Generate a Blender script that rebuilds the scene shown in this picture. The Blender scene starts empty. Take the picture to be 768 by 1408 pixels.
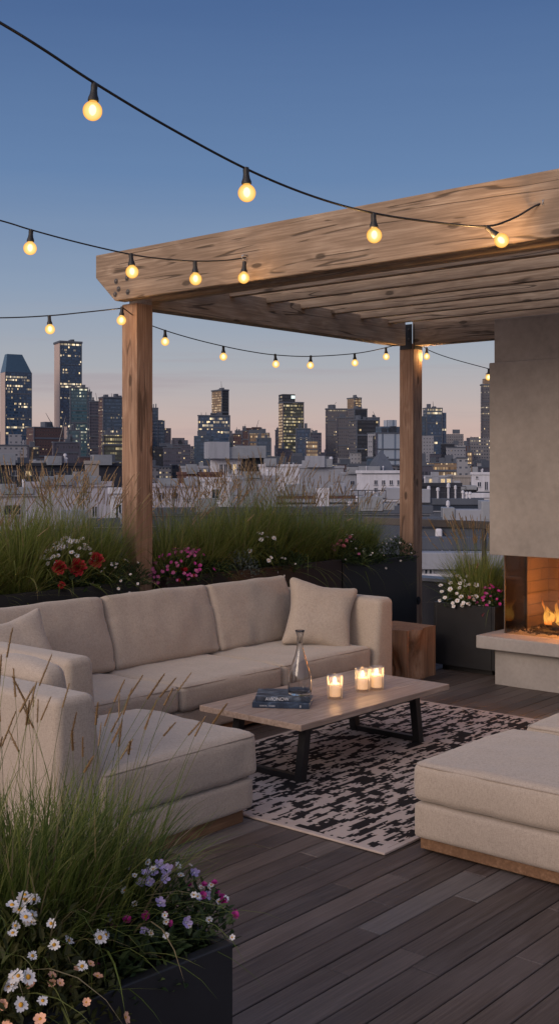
import bpy, bmesh, math, random
from mathutils import Vector, Matrix, noise
R = math.radians
rnd = random.Random(7)
sc = bpy.context.scene
C = sc.collection

# ------------------------------------------------------------------ camera frame (deck axes: X and Y run along the deck)
F_PX, EYE, HOR, CX = 1532.0, 1.88, 640.0, 384.0
YAW = math.atan2(1316, 1532)
FW = Vector((math.cos(YAW), math.sin(YAW), 0)); RT = Vector((math.sin(YAW), -math.cos(YAW), 0))
def at(x, y, d):                       # a photo point at distance d ahead -> world point
    p = FW * d + RT * ((x - CX) / F_PX * d)
    return Vector((p.x, p.y, EYE - (y - HOR) * d / F_PX))

# ------------------------------------------------------------------ mesh helpers
class MB:
    def __init__(s): s.v = []; s.f = []; s.m = []
    def add(s, vs, fs, mi=0):
        o = len(s.v); s.v += [tuple(v) for v in vs]
        s.f += [tuple(i + o for i in f) for f in fs]; s.m += [mi] * len(fs); return s
    def box(s, x0, x1, y0, y1, z0, z1, mi=0, c=0.0):
        if c <= 0:
            vs = [(x, y, z) for z in (z0, z1) for y in (y0, y1) for x in (x0, x1)]
            return s.add(vs, [(0, 2, 3, 1), (4, 5, 7, 6), (0, 1, 5, 4), (2, 6, 7, 3), (0, 4, 6, 2), (1, 3, 7, 5)], mi)
        bm = bmesh.new(); bmesh.ops.create_cube(bm, size=1)
        for v in bm.verts:
            v.co = Vector(((x0 + x1) / 2 + v.co.x * (x1 - x0), (y0 + y1) / 2 + v.co.y * (y1 - y0), (z0 + z1) / 2 + v.co.z * (z1 - z0)))
        bmesh.ops.bevel(bm, geom=list(bm.edges), offset=c, segments=2, affect='EDGES', profile=.5)
        s.bm(bm, mi); bm.free(); return s
    def bm(s, bm, mi=0):
        bm.verts.index_update()
        return s.add([v.co.copy() for v in bm.verts], [[v.index for v in f.verts] for f in bm.faces], mi)
    def tube(s, pts, r, n=8, mi=0, r1=None, cap=True):
        pts = [Vector(p) for p in pts]; k = len(pts); vs = []
        for i, p in enumerate(pts):
            t = (pts[min(i + 1, k - 1)] - pts[max(i - 1, 0)]).normalized()
            a = t.cross(Vector((0, 0, 1)))
            if a.length < 1e-3: a = t.cross(Vector((1, 0, 0)))
            a.normalize(); b = t.cross(a)
            rr = r if r1 is None else r + (r1 - r) * i / (k - 1)
            vs += [p + a * (rr * math.cos(2 * math.pi * j / n)) + b * (rr * math.sin(2 * math.pi * j / n)) for j in range(n)]
        fs = [(i * n + j, i * n + (j + 1) % n, (i + 1) * n + (j + 1) % n, (i + 1) * n + j) for i in range(k - 1) for j in range(n)]
        if cap: fs += [tuple(range(n))[::-1], tuple((k - 1) * n + j for j in range(n))]
        return s.add(vs, fs, mi)
    def lathe(s, prof, n=24, mi=0, c=(0, 0, 0), sq=None):
        vs = []
        for r, z in prof:
            vs += [(c[0] + r * math.cos(2 * math.pi * j / n), c[1] + r * math.sin(2 * math.pi * j / n), c[2] + z) for j in range(n)]
        k = len(prof)
        fs = [(i * n + j, i * n + (j + 1) % n, (i + 1) * n + (j + 1) % n, (i + 1) * n + j) for i in range(k - 1) for j in range(n)]
        if prof[0][0] > 1e-4: fs.append(tuple(range(n))[::-1])
        if prof[-1][0] > 1e-4: fs.append(tuple((k - 1) * n + j for j in range(n)))
        return s.add(vs, fs, mi)
    def prism(s, poly, y0, y1, bev=0, seg=3, mi=0, axis='Y'):      # poly in (x,z), extruded along Y
        bm = bmesh.new()
        a = [bm.verts.new((x, y0, z)) for x, z in poly]; b = [bm.verts.new((x, y1, z)) for x, z in poly]
        n = len(poly); bm.faces.new(a); bm.faces.new(b[::-1])
        for i in range(n): bm.faces.new((a[i], b[i], b[(i + 1) % n], a[(i + 1) % n]))
        bmesh.ops.recalc_face_normals(bm, faces=bm.faces)
        if bev: bmesh.ops.bevel(bm, geom=list(bm.edges), offset=bev, segments=seg, affect='EDGES', profile=.5)
        s.bm(bm, mi); bm.free(); return s
    def mesh(s, name, mats, smooth=False, sharp=None):
        me = bpy.data.meshes.new(name); me.from_pydata(s.v, [], s.f)
        for m in (mats if isinstance(mats, (list, tuple)) else [mats]): me.materials.append(m)
        me.polygons.foreach_set('material_index', s.m)
        if smooth:
            me.polygons.foreach_set('use_smooth', [True] * len(s.f))
            if sharp: me.set_sharp_from_angle(angle=R(sharp))
        me.update(); return me
    def build(s, name, mats, parent=None, smooth=False, sharp=None):
        return link(name, s.mesh(name, mats, smooth, sharp), parent)
def link(name, me, parent=None):
    o = bpy.data.objects.new(name, me); C.objects.link(o); o.parent = parent; return o
def tag(o, label=None, cat=None, group=None, kind=None):
    if label: o['label'] = label
    if cat: o['category'] = cat
    if group: o['group'] = group
    if kind: o['kind'] = kind
    return o
def thing(name, label, cat, loc=(0, 0, 0), rz=0, group=None):
    o = bpy.data.objects.new(name, None); C.objects.link(o); o.location = loc; o.rotation_euler.z = rz
    o.empty_display_size = .1
    return tag(o, label, cat, group)
def catmull(pts, n=10):
    pts = [Vector(p) for p in pts]; P = [pts[0] * 2 - pts[1]] + pts + [pts[-1] * 2 - pts[-2]]; out = []
    for i in range(1, len(P) - 2):
        a, b, c, d = P[i - 1:i + 3]
        for k in range(n):
            t = k / n
            out.append(.5 * ((2 * b) + (c - a) * t + (2 * a - 5 * b + 4 * c - d) * t * t + (3 * b - a - 3 * c + d) * t ** 3))
    return out + [pts[-1]]

# ------------------------------------------------------------------ materials
def M(name):
    m = bpy.data.materials.new(name); m.use_nodes = True; nt = m.node_tree
    return m, nt, nt.nodes['Principled BSDF']
class N:
    """tiny node-tree writer"""
    def __init__(s, nt): s.nt = nt
    def n(s, t, **k):
        x = s.nt.nodes.new(t)
        for a, b in k.items(): setattr(x, a, b)
        return x
    def put(s, sock, v):
        if isinstance(v, bpy.types.NodeSocket): s.nt.links.new(v, sock)
        elif isinstance(v, (tuple, list)) and len(v) == 3 and sock.type == 'RGBA': sock.default_value = (*v, 1)
        else: sock.default_value = v
    def math(s, op, a, b=0.0, c=None, clamp=False):
        x = s.n('ShaderNodeMath', operation=op, use_clamp=clamp); s.put(x.inputs[0], a); s.put(x.inputs[1], b)
        if c is not None: s.put(x.inputs[2], c)
        return x.outputs[0]
    def mix(s, f, a, b, blend='MIX'):
        x = s.n('ShaderNodeMix', data_type='RGBA', blend_type=blend); s.put(x.inputs[0], f); s.put(x.inputs[6], a); s.put(x.inputs[7], b); return x.outputs[2]
    def mixf(s, f, a, b):
        x = s.n('ShaderNodeMix', data_type='FLOAT'); s.put(x.inputs[0], f); s.put(x.inputs[2], a); s.put(x.inputs[3], b); return x.outputs[0]
    def coord(s, out='Object'): return s.n('ShaderNodeTexCoord').outputs[out]
    def mapv(s, v, scale=(1, 1, 1), loc=(0, 0, 0), rot=(0, 0, 0)):
        x = s.n('ShaderNodeMapping'); s.put(x.inputs[0], v); s.put(x.inputs[1], loc); x.inputs[2].default_value = rot; x.inputs[3].default_value = scale; return x.outputs[0]
    def noise(s, v, scale, detail=4, rough=.55, dist=0):
        x = s.n('ShaderNodeTexNoise'); s.put(x.inputs['Vector'], v); x.inputs['Scale'].default_value = scale
        x.inputs['Detail'].default_value = detail; x.inputs['Roughness'].default_value = rough; x.inputs['Distortion'].default_value = dist
        return x.outputs['Fac']
    def ramp(s, f, stops, interp='LINEAR'):
        x = s.n('ShaderNodeValToRGB'); s.put(x.inputs[0], f); e = x.color_ramp.elements; x.color_ramp.interpolation = interp
        while len(e) < len(stops): e.new(.5)
        for k, (p, c) in zip(e, stops): k.position = p; k.color = (*c, 1) if len(c) == 3 else c
        return x.outputs[0]
    def sstep(s, f, a, b):
        x = s.n('ShaderNodeMapRange', interpolation_type='SMOOTHSTEP'); s.put(x.inputs[0], f); x.inputs[1].default_value = a; x.inputs[2].default_value = b; return x.outputs[0]
    def bump(s, h, strength=.3, dist=.01, normal=None):
        x = s.n('ShaderNodeBump'); x.inputs['Strength'].default_value = strength; x.inputs['Distance'].default_value = dist
        s.put(x.inputs['Height'], h)
        if normal: s.put(x.inputs['Normal'], normal)
        return x.outputs[0]
    def island(s): return s.n('ShaderNodeNewGeometry').outputs['Random Per Island']
    def objr(s): return s.n('ShaderNodeObjectInfo').outputs['Random']
    def cxyz(s, x, y, z):
        k = s.n('ShaderNodeCombineXYZ'); s.put(k.inputs[0], x); s.put(k.inputs[1], y); s.put(k.inputs[2], z); return k.outputs[0]
    def sep(s, v):
        k = s.n('ShaderNodeSeparateXYZ'); s.put(k.inputs[0], v); return k.outputs

def plain(name, col, rough=.6, metal=0, var=.12, scale=6, bump=.15, spec=.5, emit=None):
    m, nt, b = M(name); n = N(nt); v = n.coord()
    a = n.noise(v, scale, 5, .6); fine = n.noise(v, scale * 14, 3)
    f = n.math('MULTIPLY_ADD', a, .7, n.math('MULTIPLY', fine, .3))
    lo = tuple(c * (1 - var) for c in col); hi = tuple(min(1, c * (1 + var)) for c in col)
    n.put(b.inputs['Base Color'], n.ramp(f, [(.3, lo), (.7, hi)]))
    n.put(b.inputs['Roughness'], n.mixf(a, max(.03, rough - .1), min(1, rough + .1))); b.inputs['Metallic'].default_value = metal
    b.inputs['Specular IOR Level'].default_value = spec
    if bump: n.put(b.inputs['Normal'], n.bump(f, bump, .01))
    if emit: b.inputs['Emission Color'].default_value = (*emit[0], 1); b.inputs['Emission Strength'].default_value = emit[1]
    return m

def fabric(name, col):
    m, nt, b = M(name); n = N(nt); v = n.coord()
    thr = n.noise(n.mapv(v, (260, 260, 60)), 1, 2, .7); thr2 = n.noise(n.mapv(v, (60, 60, 260)), 1, 2, .7)
    thr3 = n.noise(n.mapv(v, (90, 320, 320)), 1, 2, .7)
    w = n.math('ADD', n.math('MULTIPLY', thr, .45), n.math('ADD', n.math('MULTIPLY', thr2, .35), n.math('MULTIPLY', thr3, .35)))
    big = n.noise(v, 3.5, 4, .6)
    c = n.ramp(w, [(.36, tuple(x * .60 for x in col)), (.54, col), (.76, tuple(min(1, x * 1.28) for x in col))])
    c = n.mix(n.math('MULTIPLY', n.sstep(big, .35, .7), .13), c, tuple(x * .72 for x in col))
    n.put(b.inputs['Base Color'], c); b.inputs['Roughness'].default_value = .92; b.inputs['Specular IOR Level'].default_value = .15
    b.inputs['Sheen Weight'].default_value = .25; b.inputs['Sheen Roughness'].default_value = .5
    wr = n.noise(n.mapv(v, (5, 5, 5)), 1, 3, .55, .6)
    nm = n.bump(wr, .22, .03); n.put(b.inputs['Normal'], n.bump(w, .5, .0025, nm)); return m

def timber(name, c0, c1, crack=1.0, rough=.75, knots=True, gscale=1.0):      # grain along local X
    m, nt, b = M(name); n = N(nt); v = n.coord(); r = n.objr()
    v = n.n('ShaderNodeVectorMath', operation='ADD'); nt.links.new(n.coord(), v.inputs[0]); n.put(v.inputs[1], n.cxyz(n.math('MULTIPLY', r, 31.7), n.math('MULTIPLY', r, 17.3), n.math('MULTIPLY', r, 7.1))); v = v.outputs[0]
    _x, _y, _z = n.sep(v); flat = n.cxyz(_x, n.math('ADD', _y, _z), 0); kn = n.n('ShaderNodeTexVoronoi', voronoi_dimensions='2D'); n.put(kn.inputs['Vector'], n.mapv(flat, (1.7 * gscale, 4.2 * gscale, 1))); kn.inputs['Scale'].default_value = 1
    kd = kn.outputs['Distance']
    warp = n.math('MULTIPLY', n.math('SUBTRACT', 1, n.sstep(kd, .0, .30)), .10)
    lo = n.noise(n.mapv(v, (.55, 3.2, 3.2)), 1.0, 3, .5)
    rings = n.math('SINE', n.math('MULTIPLY', n.math('ADD', n.math('ADD', lo, warp), n.math('MULTIPLY', n.noise(n.mapv(v, (1.5, 40, 40)), 1, 3), .12)), 58 * gscale))
    g = n.noise(n.mapv(v, (2.2 * gscale, 75 * gscale, 75 * gscale)), 1, 5, .65)
    f = n.math('ADD', n.math('MULTIPLY', g, .7), n.math('MULTIPLY_ADD', rings, .05, .15))
    col = n.ramp(f, [(.3, tuple(x * .62 for x in c0)), (.5, c0), (.68, c1)])
    blotch = n.noise(v, 1.6, 4, .6)
    col = n.mix(n.math('MULTIPLY', n.sstep(blotch, .42, .68), .4), col, tuple(x * .62 for x in c0))
    ck = n.noise(n.mapv(flat, (.5, 8, 1)), 1, 2, .45, .15)
    ck = n.math('MULTIPLY', n.math('SUBTRACT', 1, n.sstep(n.math('ABSOLUTE', n.math('SUBTRACT', ck, .5)), .004, .016)), n.sstep(n.noise(n.mapv(flat, (1.6, 5, 1), (5, 3, 1)), 1, 2), .46, .52))
    ck = n.math('MULTIPLY', ck, crack)
    col = n.mix(n.math('MULTIPLY', ck, .75), col, tuple(x * .16 for x in c0))
    h = n.math('SUBTRACT', n.math('MULTIPLY', f, .5), ck)
    if knots:
        on = n.math('GREATER_THAN', n.sep(kn.outputs['Color'])[0], .70)
        k = n.math('MULTIPLY', n.math('SUBTRACT', 1, n.sstep(n.math('ADD', kd, n.math('MULTIPLY', n.math('SUBTRACT', g, .5), .08)), .055, .10)), on)
        col = n.mix(n.math('MULTIPLY', k, .8), col, tuple(x * .2 for x in c0)); h = n.math('SUBTRACT', h, n.math('MULTIPLY', k, .5))
    n.put(b.inputs['Base Color'], col); b.inputs['Roughness'].default_value = rough; b.inputs['Specular IOR Level'].default_value = .3
    n.put(b.inputs['Normal'], n.bump(h, .55, .006)); return m

def deck_mat():
    m, nt, b = M('deck boards'); n = N(nt); v = n.coord(); r = n.island()
    v2 = n.n('ShaderNodeVectorMath', operation='ADD'); nt.links.new(v, v2.inputs[0]); n.put(v2.inputs[1], n.cxyz(n.math('MULTIPLY', r, 40), 0, n.math('MULTIPLY', r, 13))); v2 = v2.outputs[0]
    g = n.noise(n.mapv(v2, (3, 85, 40)), 1, 5, .7); g2 = n.noise(n.mapv(v2, (1.2, 16, 10)), 1, 3, .5, 1.0)
    base = n.ramp(r, [(0, (.036, .028, .025)), (.2, (.060, .041, .032)), (.45, (.077, .053, .041)), (.7, (.094, .065, .050)), (.82, (.122, .090, .072)), (.91, (.155, .130, .112)), (1, (.175, .155, .150))])
    c = n.mix(n.sstep(g, .3, .75), n.mix(.45, base, (.012, .01, .01)), n.mix(.22, base, (.24, .2, .19)))
    c = n.mix(n.math('MULTIPLY', n.sstep(g2, .4, .75), .4), c, n.mix(.5, base, (.02, .016, .016)))
    wear = n.noise(v, 1.3, 5, .6)
    c = n.mix(n.math('MULTIPLY', n.sstep(wear, .45, .75), .3), c, (.15, .125, .12))
    n.put(b.inputs['Base Color'], c); n.put(b.inputs['Roughness'], n.mixf(g, .42, .66)); b.inputs['Specular IOR Level'].default_value = .4
    n.put(b.inputs['Normal'], n.bump(n.math('ADD', g, n.math('MULTIPLY', g2, .4)), .35, .004)); return m

def rug_mat():
    m, nt, b = M('woven rug'); n = N(nt); v = n.coord(); x, y, z = n.sep(v)
    q = .017                                                                   # the woven steps of the motif
    xs = n.math('MULTIPLY', n.math('FLOOR', n.math('DIVIDE', x, q * 1.5)), q * 1.5); ys = n.math('MULTIPLY', n.math('FLOOR', n.math('DIVIDE', y, q * .8)), q * .8)
    w = n.noise(n.cxyz(n.math('MULTIPLY', x, 3), n.math('MULTIPLY', y, 3), 4.0), 1, 2)
    vv = n.cxyz(n.math('MULTIPLY', xs, 4.4), n.math('ADD', n.math('MULTIPLY', ys, 24), n.math('MULTIPLY', w, 1.6)), 0)
    a = n.noise(vv, 1, 3, .62); a2 = n.noise(n.cxyz(n.math('MULTIPLY', xs, 12), n.math('MULTIPLY', ys, 9), 9.), 1, 2, .5)
    big = n.noise(n.cxyz(n.math('MULTIPLY', x, .9), n.math('MULTIPLY', y, 1.5), 2.), 1, 2)
    f = n.math('ADD', n.math('ADD', n.math('MULTIPLY', a, .70), n.math('MULTIPLY', a2, .30)), n.math('MULTIPLY', n.math('SUBTRACT', big, .5), .10))
    ink = n.sstep(f, .497, .503)
    ed = n.math('MAXIMUM', n.math('GREATER_THAN', n.math('ABSOLUTE', x), 1.525 - .03), n.math('GREATER_THAN', n.math('ABSOLUTE', y), .97 - .03))
    ink = n.math('MULTIPLY', ink, n.math('SUBTRACT', 1, ed))
    pile = n.noise(v, 340, 2, .6); soft = n.noise(v, 9, 4)
    light = n.mix(pile, (.33, .265, .235), (.56, .48, .43)); light = n.mix(n.math('MULTIPLY', n.sstep(soft, .4, .7), .3), light, (.3, .235, .215))
    dark = n.mix(pile, (.010, .009, .010), (.030, .027, .028))
    n.put(b.inputs['Base Color'], n.mix(ink, light, dark)); b.inputs['Roughness'].default_value = .95; b.inputs['Specular IOR Level'].default_value = .1
    n.put(b.inputs['Normal'], n.bump(n.math('ADD', pile, n.math('MULTIPLY', ink, -.5)), .5, .004)); return m

def leafy(name, c0, c1, c2, trans=.35):
    m, nt, b = M(name); n = N(nt); r = n.island()
    c = n.ramp(r, [(0, c0), (.5, c1), (.88, c2), (.92, (.36, .27, .14) if 'blades' in name else c2), (1, (.42, .33, .19) if 'blades' in name else tuple(x * 1.3 for x in c2))])
    v = n.noise(n.coord(), 40, 2); c = n.mix(n.math('MULTIPLY', v, .3), c, c0)
    n.put(b.inputs['Base Color'], c); b.inputs['Roughness'].default_value = .55; b.inputs['Specular IOR Level'].default_value = .3
    t = n.n('ShaderNodeBsdfTranslucent'); n.put(t.inputs[0], c)
    mx = n.n('ShaderNodeMixShader'); mx.inputs[0].default_value = trans
    nt.links.new(b.outputs[0], mx.inputs[1]); nt.links.new(t.outputs[0], mx.inputs[2]); nt.links.new(mx.outputs[0], nt.nodes['Material Output'].inputs[0]); return m

def thin_glass(name, tint=(1, 1, 1), refl=1.0, smoke=0.0, rough=.02, rim_glow=0.0):
    m, nt, b = M(name); n = N(nt); nt.nodes.remove(b)
    t = n.n('ShaderNodeBsdfTransparent'); n.put(t.inputs[0], tuple(c * (1 - smoke) for c in tint)); g = n.n('ShaderNodeBsdfGlossy'); g.inputs['Roughness'].default_value = rough
    fr = n.n('ShaderNodeLayerWeight'); fr.inputs[0].default_value = .5
    sm = n.noise(n.coord(), 5, 3)
    f = n.math('MULTIPLY', n.math('MULTIPLY_ADD', n.math('POWER', fr.outputs[1], 3.0), .85, .07), n.math('MULTIPLY_ADD', sm, .3 * refl, .85 * refl), clamp=True)
    mx = n.n('ShaderNodeMixShader'); n.put(mx.inputs[0], f); nt.links.new(t.outputs[0], mx.inputs[1]); nt.links.new(g.outputs[0], mx.inputs[2])
    out = mx.outputs[0]
    if rim_glow:  # whitened edges paint bright rims and candle glow onto clear glass
        tl = n.n('ShaderNodeBsdfTranslucent'); m2 = n.n('ShaderNodeMixShader'); n.put(m2.inputs[0], n.math('MULTIPLY_ADD', n.math('POWER', fr.outputs[1], 2.0), rim_glow * 4, rim_glow * .35, clamp=True)); nt.links.new(out, m2.inputs[1]); nt.links.new(tl.outputs[0], m2.inputs[2]); out = m2.outputs[0]
    nt.links.new(out, nt.nodes['Material Output'].inputs[0]); return m

def glow(name, stops, strength, axis='Z', z0=0, z1=1, alpha=None):
    m, nt, b = M(name); n = N(nt); nt.nodes.remove(b); z = n.sep(n.coord())[2]
    f = n.math('DIVIDE', n.math('SUBTRACT', z, z0), z1 - z0, clamp=True)
    f2 = n.math('ADD', f, n.math('MULTIPLY', n.math('SUBTRACT', n.noise(n.coord(), 14, 3), .5), .15), clamp=True)
    e = n.n('ShaderNodeEmission'); n.put(e.inputs[0], n.ramp(f2, stops)); e.inputs[1].default_value = strength
    out = e.outputs[0]
    if alpha:
        t = n.n('ShaderNodeBsdfTransparent'); mx = n.n('ShaderNodeMixShader'); n.put(mx.inputs[0], n.mixf(f2, *alpha))
        nt.links.new(t.outputs[0], mx.inputs[1]); nt.links.new(e.outputs[0], mx.inputs[2]); out = mx.outputs[0]
    nt.links.new(out, nt.nodes['Material Output'].inputs[0]); return m

def facade(name, wall, glass, fh=3.9, cw=2.6, mu=.12, v0=.2, v1=.85, lit=.12, rowy=1.0, warm=(1, .72, .36), strength=1.6, grough=.12, wall_rough=.75):
    m, nt, b = M(name); n = N(nt); x, y, z = n.sep(n.coord()); nx, ny, nz = n.sep(n.coord('Normal')); r = n.objr()
    ax, ay = n.math('GREATER_THAN', n.math('ABSOLUTE', nx), .6), n.math('LESS_THAN', n.math('ABSOLUTE', nx), .6)
    u = n.math('ADD', n.math('MULTIPLY', x, ay), n.math('MULTIPLY', y, ax))
    cu = n.math('DIVIDE', u, cw); cv = n.math('DIVIDE', z, fh)
    iu, iv = n.math('FLOOR', cu), n.math('FLOOR', cv); rw = n.n('ShaderNodeTexWhiteNoise', noise_dimensions='3D'); n.put(rw.inputs[0], n.cxyz(n.math('FLOOR', n.math('DIVIDE', n.math('ADD', u, n.math('MULTIPLY', iv, 3.7)), cw * 3.3)), iv, n.math('MULTIPLY', r, 33))); fu, fv = n.math('FRACT', cu), n.math('FRACT', cv)
    band = lambda f, a, c: n.math('MULTIPLY', n.math('GREATER_THAN', f, a), n.math('LESS_THAN', f, c))
    up = n.math('LESS_THAN', n.math('ABSOLUTE', nz), .7)
    mask = n.math('MULTIPLY', n.math('MULTIPLY', band(fu, mu, 1 - mu), band(fv, v0, v1)), up)
    wn = n.n('ShaderNodeTexWhiteNoise', noise_dimensions='3D'); n.put(wn.inputs[0], n.cxyz(iu, iv, n.math('ADD', n.math('MULTIPLY', r, 91), n.math('MULTIPLY', ax, 7))))
    rn = n.n('ShaderNodeTexWhiteNoise', noise_dimensions='2D'); n.put(rn.inputs[0], n.cxyz(iv, n.math('MULTIPLY', r, 57), 0))
    zone = n.noise(n.cxyz(n.math('MULTIPLY', u, .02), n.math('MULTIPLY', z, .035), n.math('MULTIPLY', r, 20)), 1, 2)
    row = n.math('POWER', rn.outputs[0], 3.0)
    p = n.math('MULTIPLY', lit, n.math('MULTIPLY', n.mixf(rowy, 1.0, n.math('MULTIPLY', row, 4.0)), n.math('MULTIPLY', n.sstep(zone, .25, .7), 2.0)))
    on = n.math('LESS_THAN', n.math('ADD', n.math('MULTIPLY', wn.outputs[0], .45), n.math('MULTIPLY', rw.outputs[0], .55)), n.math('ADD', p, .06))
    wr, wg, wb = n.sep(wn.outputs[1])
    em = n.math('MULTIPLY', n.math('MULTIPLY', on, mask), n.math('MULTIPLY_ADD', n.math('POWER', wg, 2.5), strength * .9, strength * .10))
    grad = n.noise(n.cxyz(n.math('MULTIPLY', u, .03), n.math('MULTIPLY', z, .012), r), 1, 3)
    wc = n.mix(n.math('MULTIPLY', grad, .5), wall, tuple(c * .55 for c in wall))
    gc = n.mix(wb, tuple(c * .6 for c in glass), tuple(c * 1.4 for c in glass))
    col = n.mix(mask, wc, gc); n.put(b.inputs['Base Color'], col)
    n.put(b.inputs['Roughness'], n.mixf(mask, wall_rough, grough))
    n.put(b.inputs['Emission Color'], n.mix(wr, warm, (1, .86, .62))); n.put(b.inputs['Emission Strength'], em); return m

FAB = fabric('oatmeal linen', (.375, .312, .252))
FABP = fabric('seam piping', (.30, .245, .195))
TIM = timber('pergola timber', (.30, .215, .148), (.45, .345, .25))
TIMD = timber('pergola rafters', (.40, .295, .205), (.56, .44, .32))  # paler than the outer beams, standing in for bounce and bulb light underneath
POSTM = timber('pergola post', (.32, .195, .125), (.47, .32, .22), crack=.8)
PLINTH = timber('oak plinth', (.21, .115, .062), (.32, .19, .11), crack=0, knots=False, rough=.5)
TOPW = timber('table oak', (.36, .265, .205), (.48, .37, .30), crack=.25, knots=False, rough=.42, gscale=1.2)
STUMPW = timber('stump wood', (.32, .175, .10), (.43, .26, .155), crack=.3, gscale=.6)
STEEL = plain('black steel', (.011, .011, .012), .45, 0, .2, 12, .08)
BRKT = plain('bracket steel', (.016, .016, .017), .6, 0, .2, 30, .1)
PLANT = plain('charcoal planter', (.013, .0135, .016), .5, 0, .2, 4, .06)
PLANTB = plain('glow-tinted planter', (.026, .016, .0145), .5, 0, .2, 4, .06)  # brown tone stands in for the post lamps' glow on a dark planter
SOIL = plain('soil', (.02, .014, .01), .95, 0, .5, 30, .8)
CONC = plain('plaster concrete', (.27, .238, .205), .8, 0, .26, 1.3, .2)
CONC2 = plain('cast concrete', (.30, .275, .255), .7, 0, .2, 2.2, .2)
RAILM = plain('bronze rail', (.10, .088, .08), .45, .3, .1, 8, .05)
RUBBER = plain('black rubber', (.012, .011, .010), .5, 0, .2, 40, .1)
DECK = deck_mat()
GRASS = leafy('grass blades', (.12, .155, .035), (.25, .30, .07), (.40, .41, .14), .45)
GRASSD = leafy('fresh grass blades', (.06, .092, .018), (.15, .20, .042), (.30, .31, .09), .42)
DRY = leafy('dry seed heads', (.22, .15, .08), (.36, .25, .14), (.50, .37, .22), .35)
DRYF = leafy('golden seed heads', (.20, .12, .05), (.32, .20, .09), (.42, .29, .15), .3)
LEAF = leafy('flower leaves', (.020, .038, .014), (.040, .070, .026), (.08, .115, .042), .3)
LEAFO = leafy('warm leaves', (.035, .042, .013), (.07, .08, .024), (.13, .125, .042), .3)
SILVER = leafy('silver leaves', (.07, .09, .08), (.13, .16, .145), (.21, .24, .22), .2)
WHITE = plain('white petals', (.66, .64, .64), .6, 0, .06, 30, 0)
PEACH = plain('warm-lit petals', (.80, .43, .27), .6, 0, .1, 30, 0)  # warm light on the low flowers is put into the petal colour
YEL = plain('yellow floret', (.62, .30, .02), .7, 0, .2, 80, .3)
RED = plain('red petals', (.36, .004, .016), .65, 0, .6, 60, .1)
MAG = plain('magenta petals', (.40, .018, .20), .55, 0, .2, 30, 0)
PINK = plain('pink petals', (.36, .07, .20), .55, 0, .3, 30, 0)
ROSE = plain('rose petals', (.5, .15, .18), .55, 0, .2, 30, 0)
LILAC = plain('lilac petals', (.36, .29, .52), .55, 0, .15, 30, 0)
WAX = plain('candle wax', (.85, .72, .55), .5, 0, .05, 20, 0, emit=((1, .50, .20), .75))  # emission stands in for flame light glowing through the wax

# ------------------------------------------------------------------ world, sun, camera
SUN_AZ = YAW + R(180 - 38)            # low western glow behind the viewer's left shoulder
SUN_EL = R(7)
w = bpy.data.worlds.new('World'); sc.world = w; w.use_nodes = True; nt = w.node_tree; n = N(nt); bg = nt.nodes['Background']
sky = n.n('ShaderNodeTexSky', sky_type='NISHITA', sun_disc=False, sun_elevation=R(2.0), sun_rotation=math.pi / 2 - SUN_AZ, altitude=50, air_density=1.2, dust_density=1.0, ozone_density=2.5)
g = n.coord('Generated'); gx, gy, gz = n.sep(g)
def S(r, g_, b): return tuple(((c / 255) / 12.92 if c < 10 else ((c / 255 + .055) / 1.055) ** 2.4) for c in (r, g_, b))
streak = n.noise(n.mapv(g, (3, 3, 55)), 1, 4, .55)
zz = n.math('ADD', gz, n.math('MULTIPLY', n.math('SUBTRACT', streak, .5), .018))
el = n.ramp(n.math('MULTIPLY', zz, 2.0, clamp=True), [(0, S(180, 156, 158)), (.05, S(198, 173, 166)), (.10, S(187, 173, 172)), (.18, S(163, 167, 177)), (.31, S(135, 152, 177)), (.5, S(97, 125, 166)), (.77, S(70, 97, 143)), (1, S(56, 82, 128))])
cl = n.noise(n.mapv(g, (2.2, 2.2, 42), (3, 1, 7)), 1, 5, .6); clm = n.math('MULTIPLY', n.sstep(cl, .54, .70), n.math('MULTIPLY', n.sstep(gz, .0, .05), n.math('SUBTRACT', 1, n.sstep(gz, .07, .20))))
el = n.mix(n.math('MULTIPLY', clm, .45), el, S(158, 146, 156))
dotp = n.math('ADD', n.math('MULTIPLY', gx, math.cos(SUN_AZ)), n.math('MULTIPLY', gy, math.sin(SUN_AZ)))
west = n.math('POWER', n.math('MAXIMUM', dotp, 0.0), 1.5)
west = n.math('MULTIPLY', west, n.math('MULTIPLY_ADD', gz, -.35, 1.0))
back = n.math('POWER', n.math('MAXIMUM', n.math('ADD', n.math('MULTIPLY', gz, .8), n.math('MULTIPLY', gx, -.58)), 0.0), 1.5)  # fill lobe added to the sky, overhead and left, to light the furniture
tot = n.mix(1.0, el, n.mix(west, (0, 0, 0), (.85, .58, .46)), 'ADD')
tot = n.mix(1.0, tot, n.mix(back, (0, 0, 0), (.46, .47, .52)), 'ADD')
skys = n.mix(1.0, sky.outputs[0], (.03, .03, .03), 'MULTIPLY')
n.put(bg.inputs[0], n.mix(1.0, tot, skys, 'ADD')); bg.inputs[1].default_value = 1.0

sl = bpy.data.lights.new('sun', 'SUN'); sl.energy = 1.35; sl.angle = R(24); sl.color = (1, .80, .62)
so = bpy.data.objects.new('sun', sl); C.objects.link(so)
dv = Vector((math.cos(SUN_AZ) * math.cos(R(20)), math.sin(SUN_AZ) * math.cos(R(20)), math.sin(R(20))))
so.rotation_euler = dv.to_track_quat('Z', 'Y').to_euler()

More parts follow.
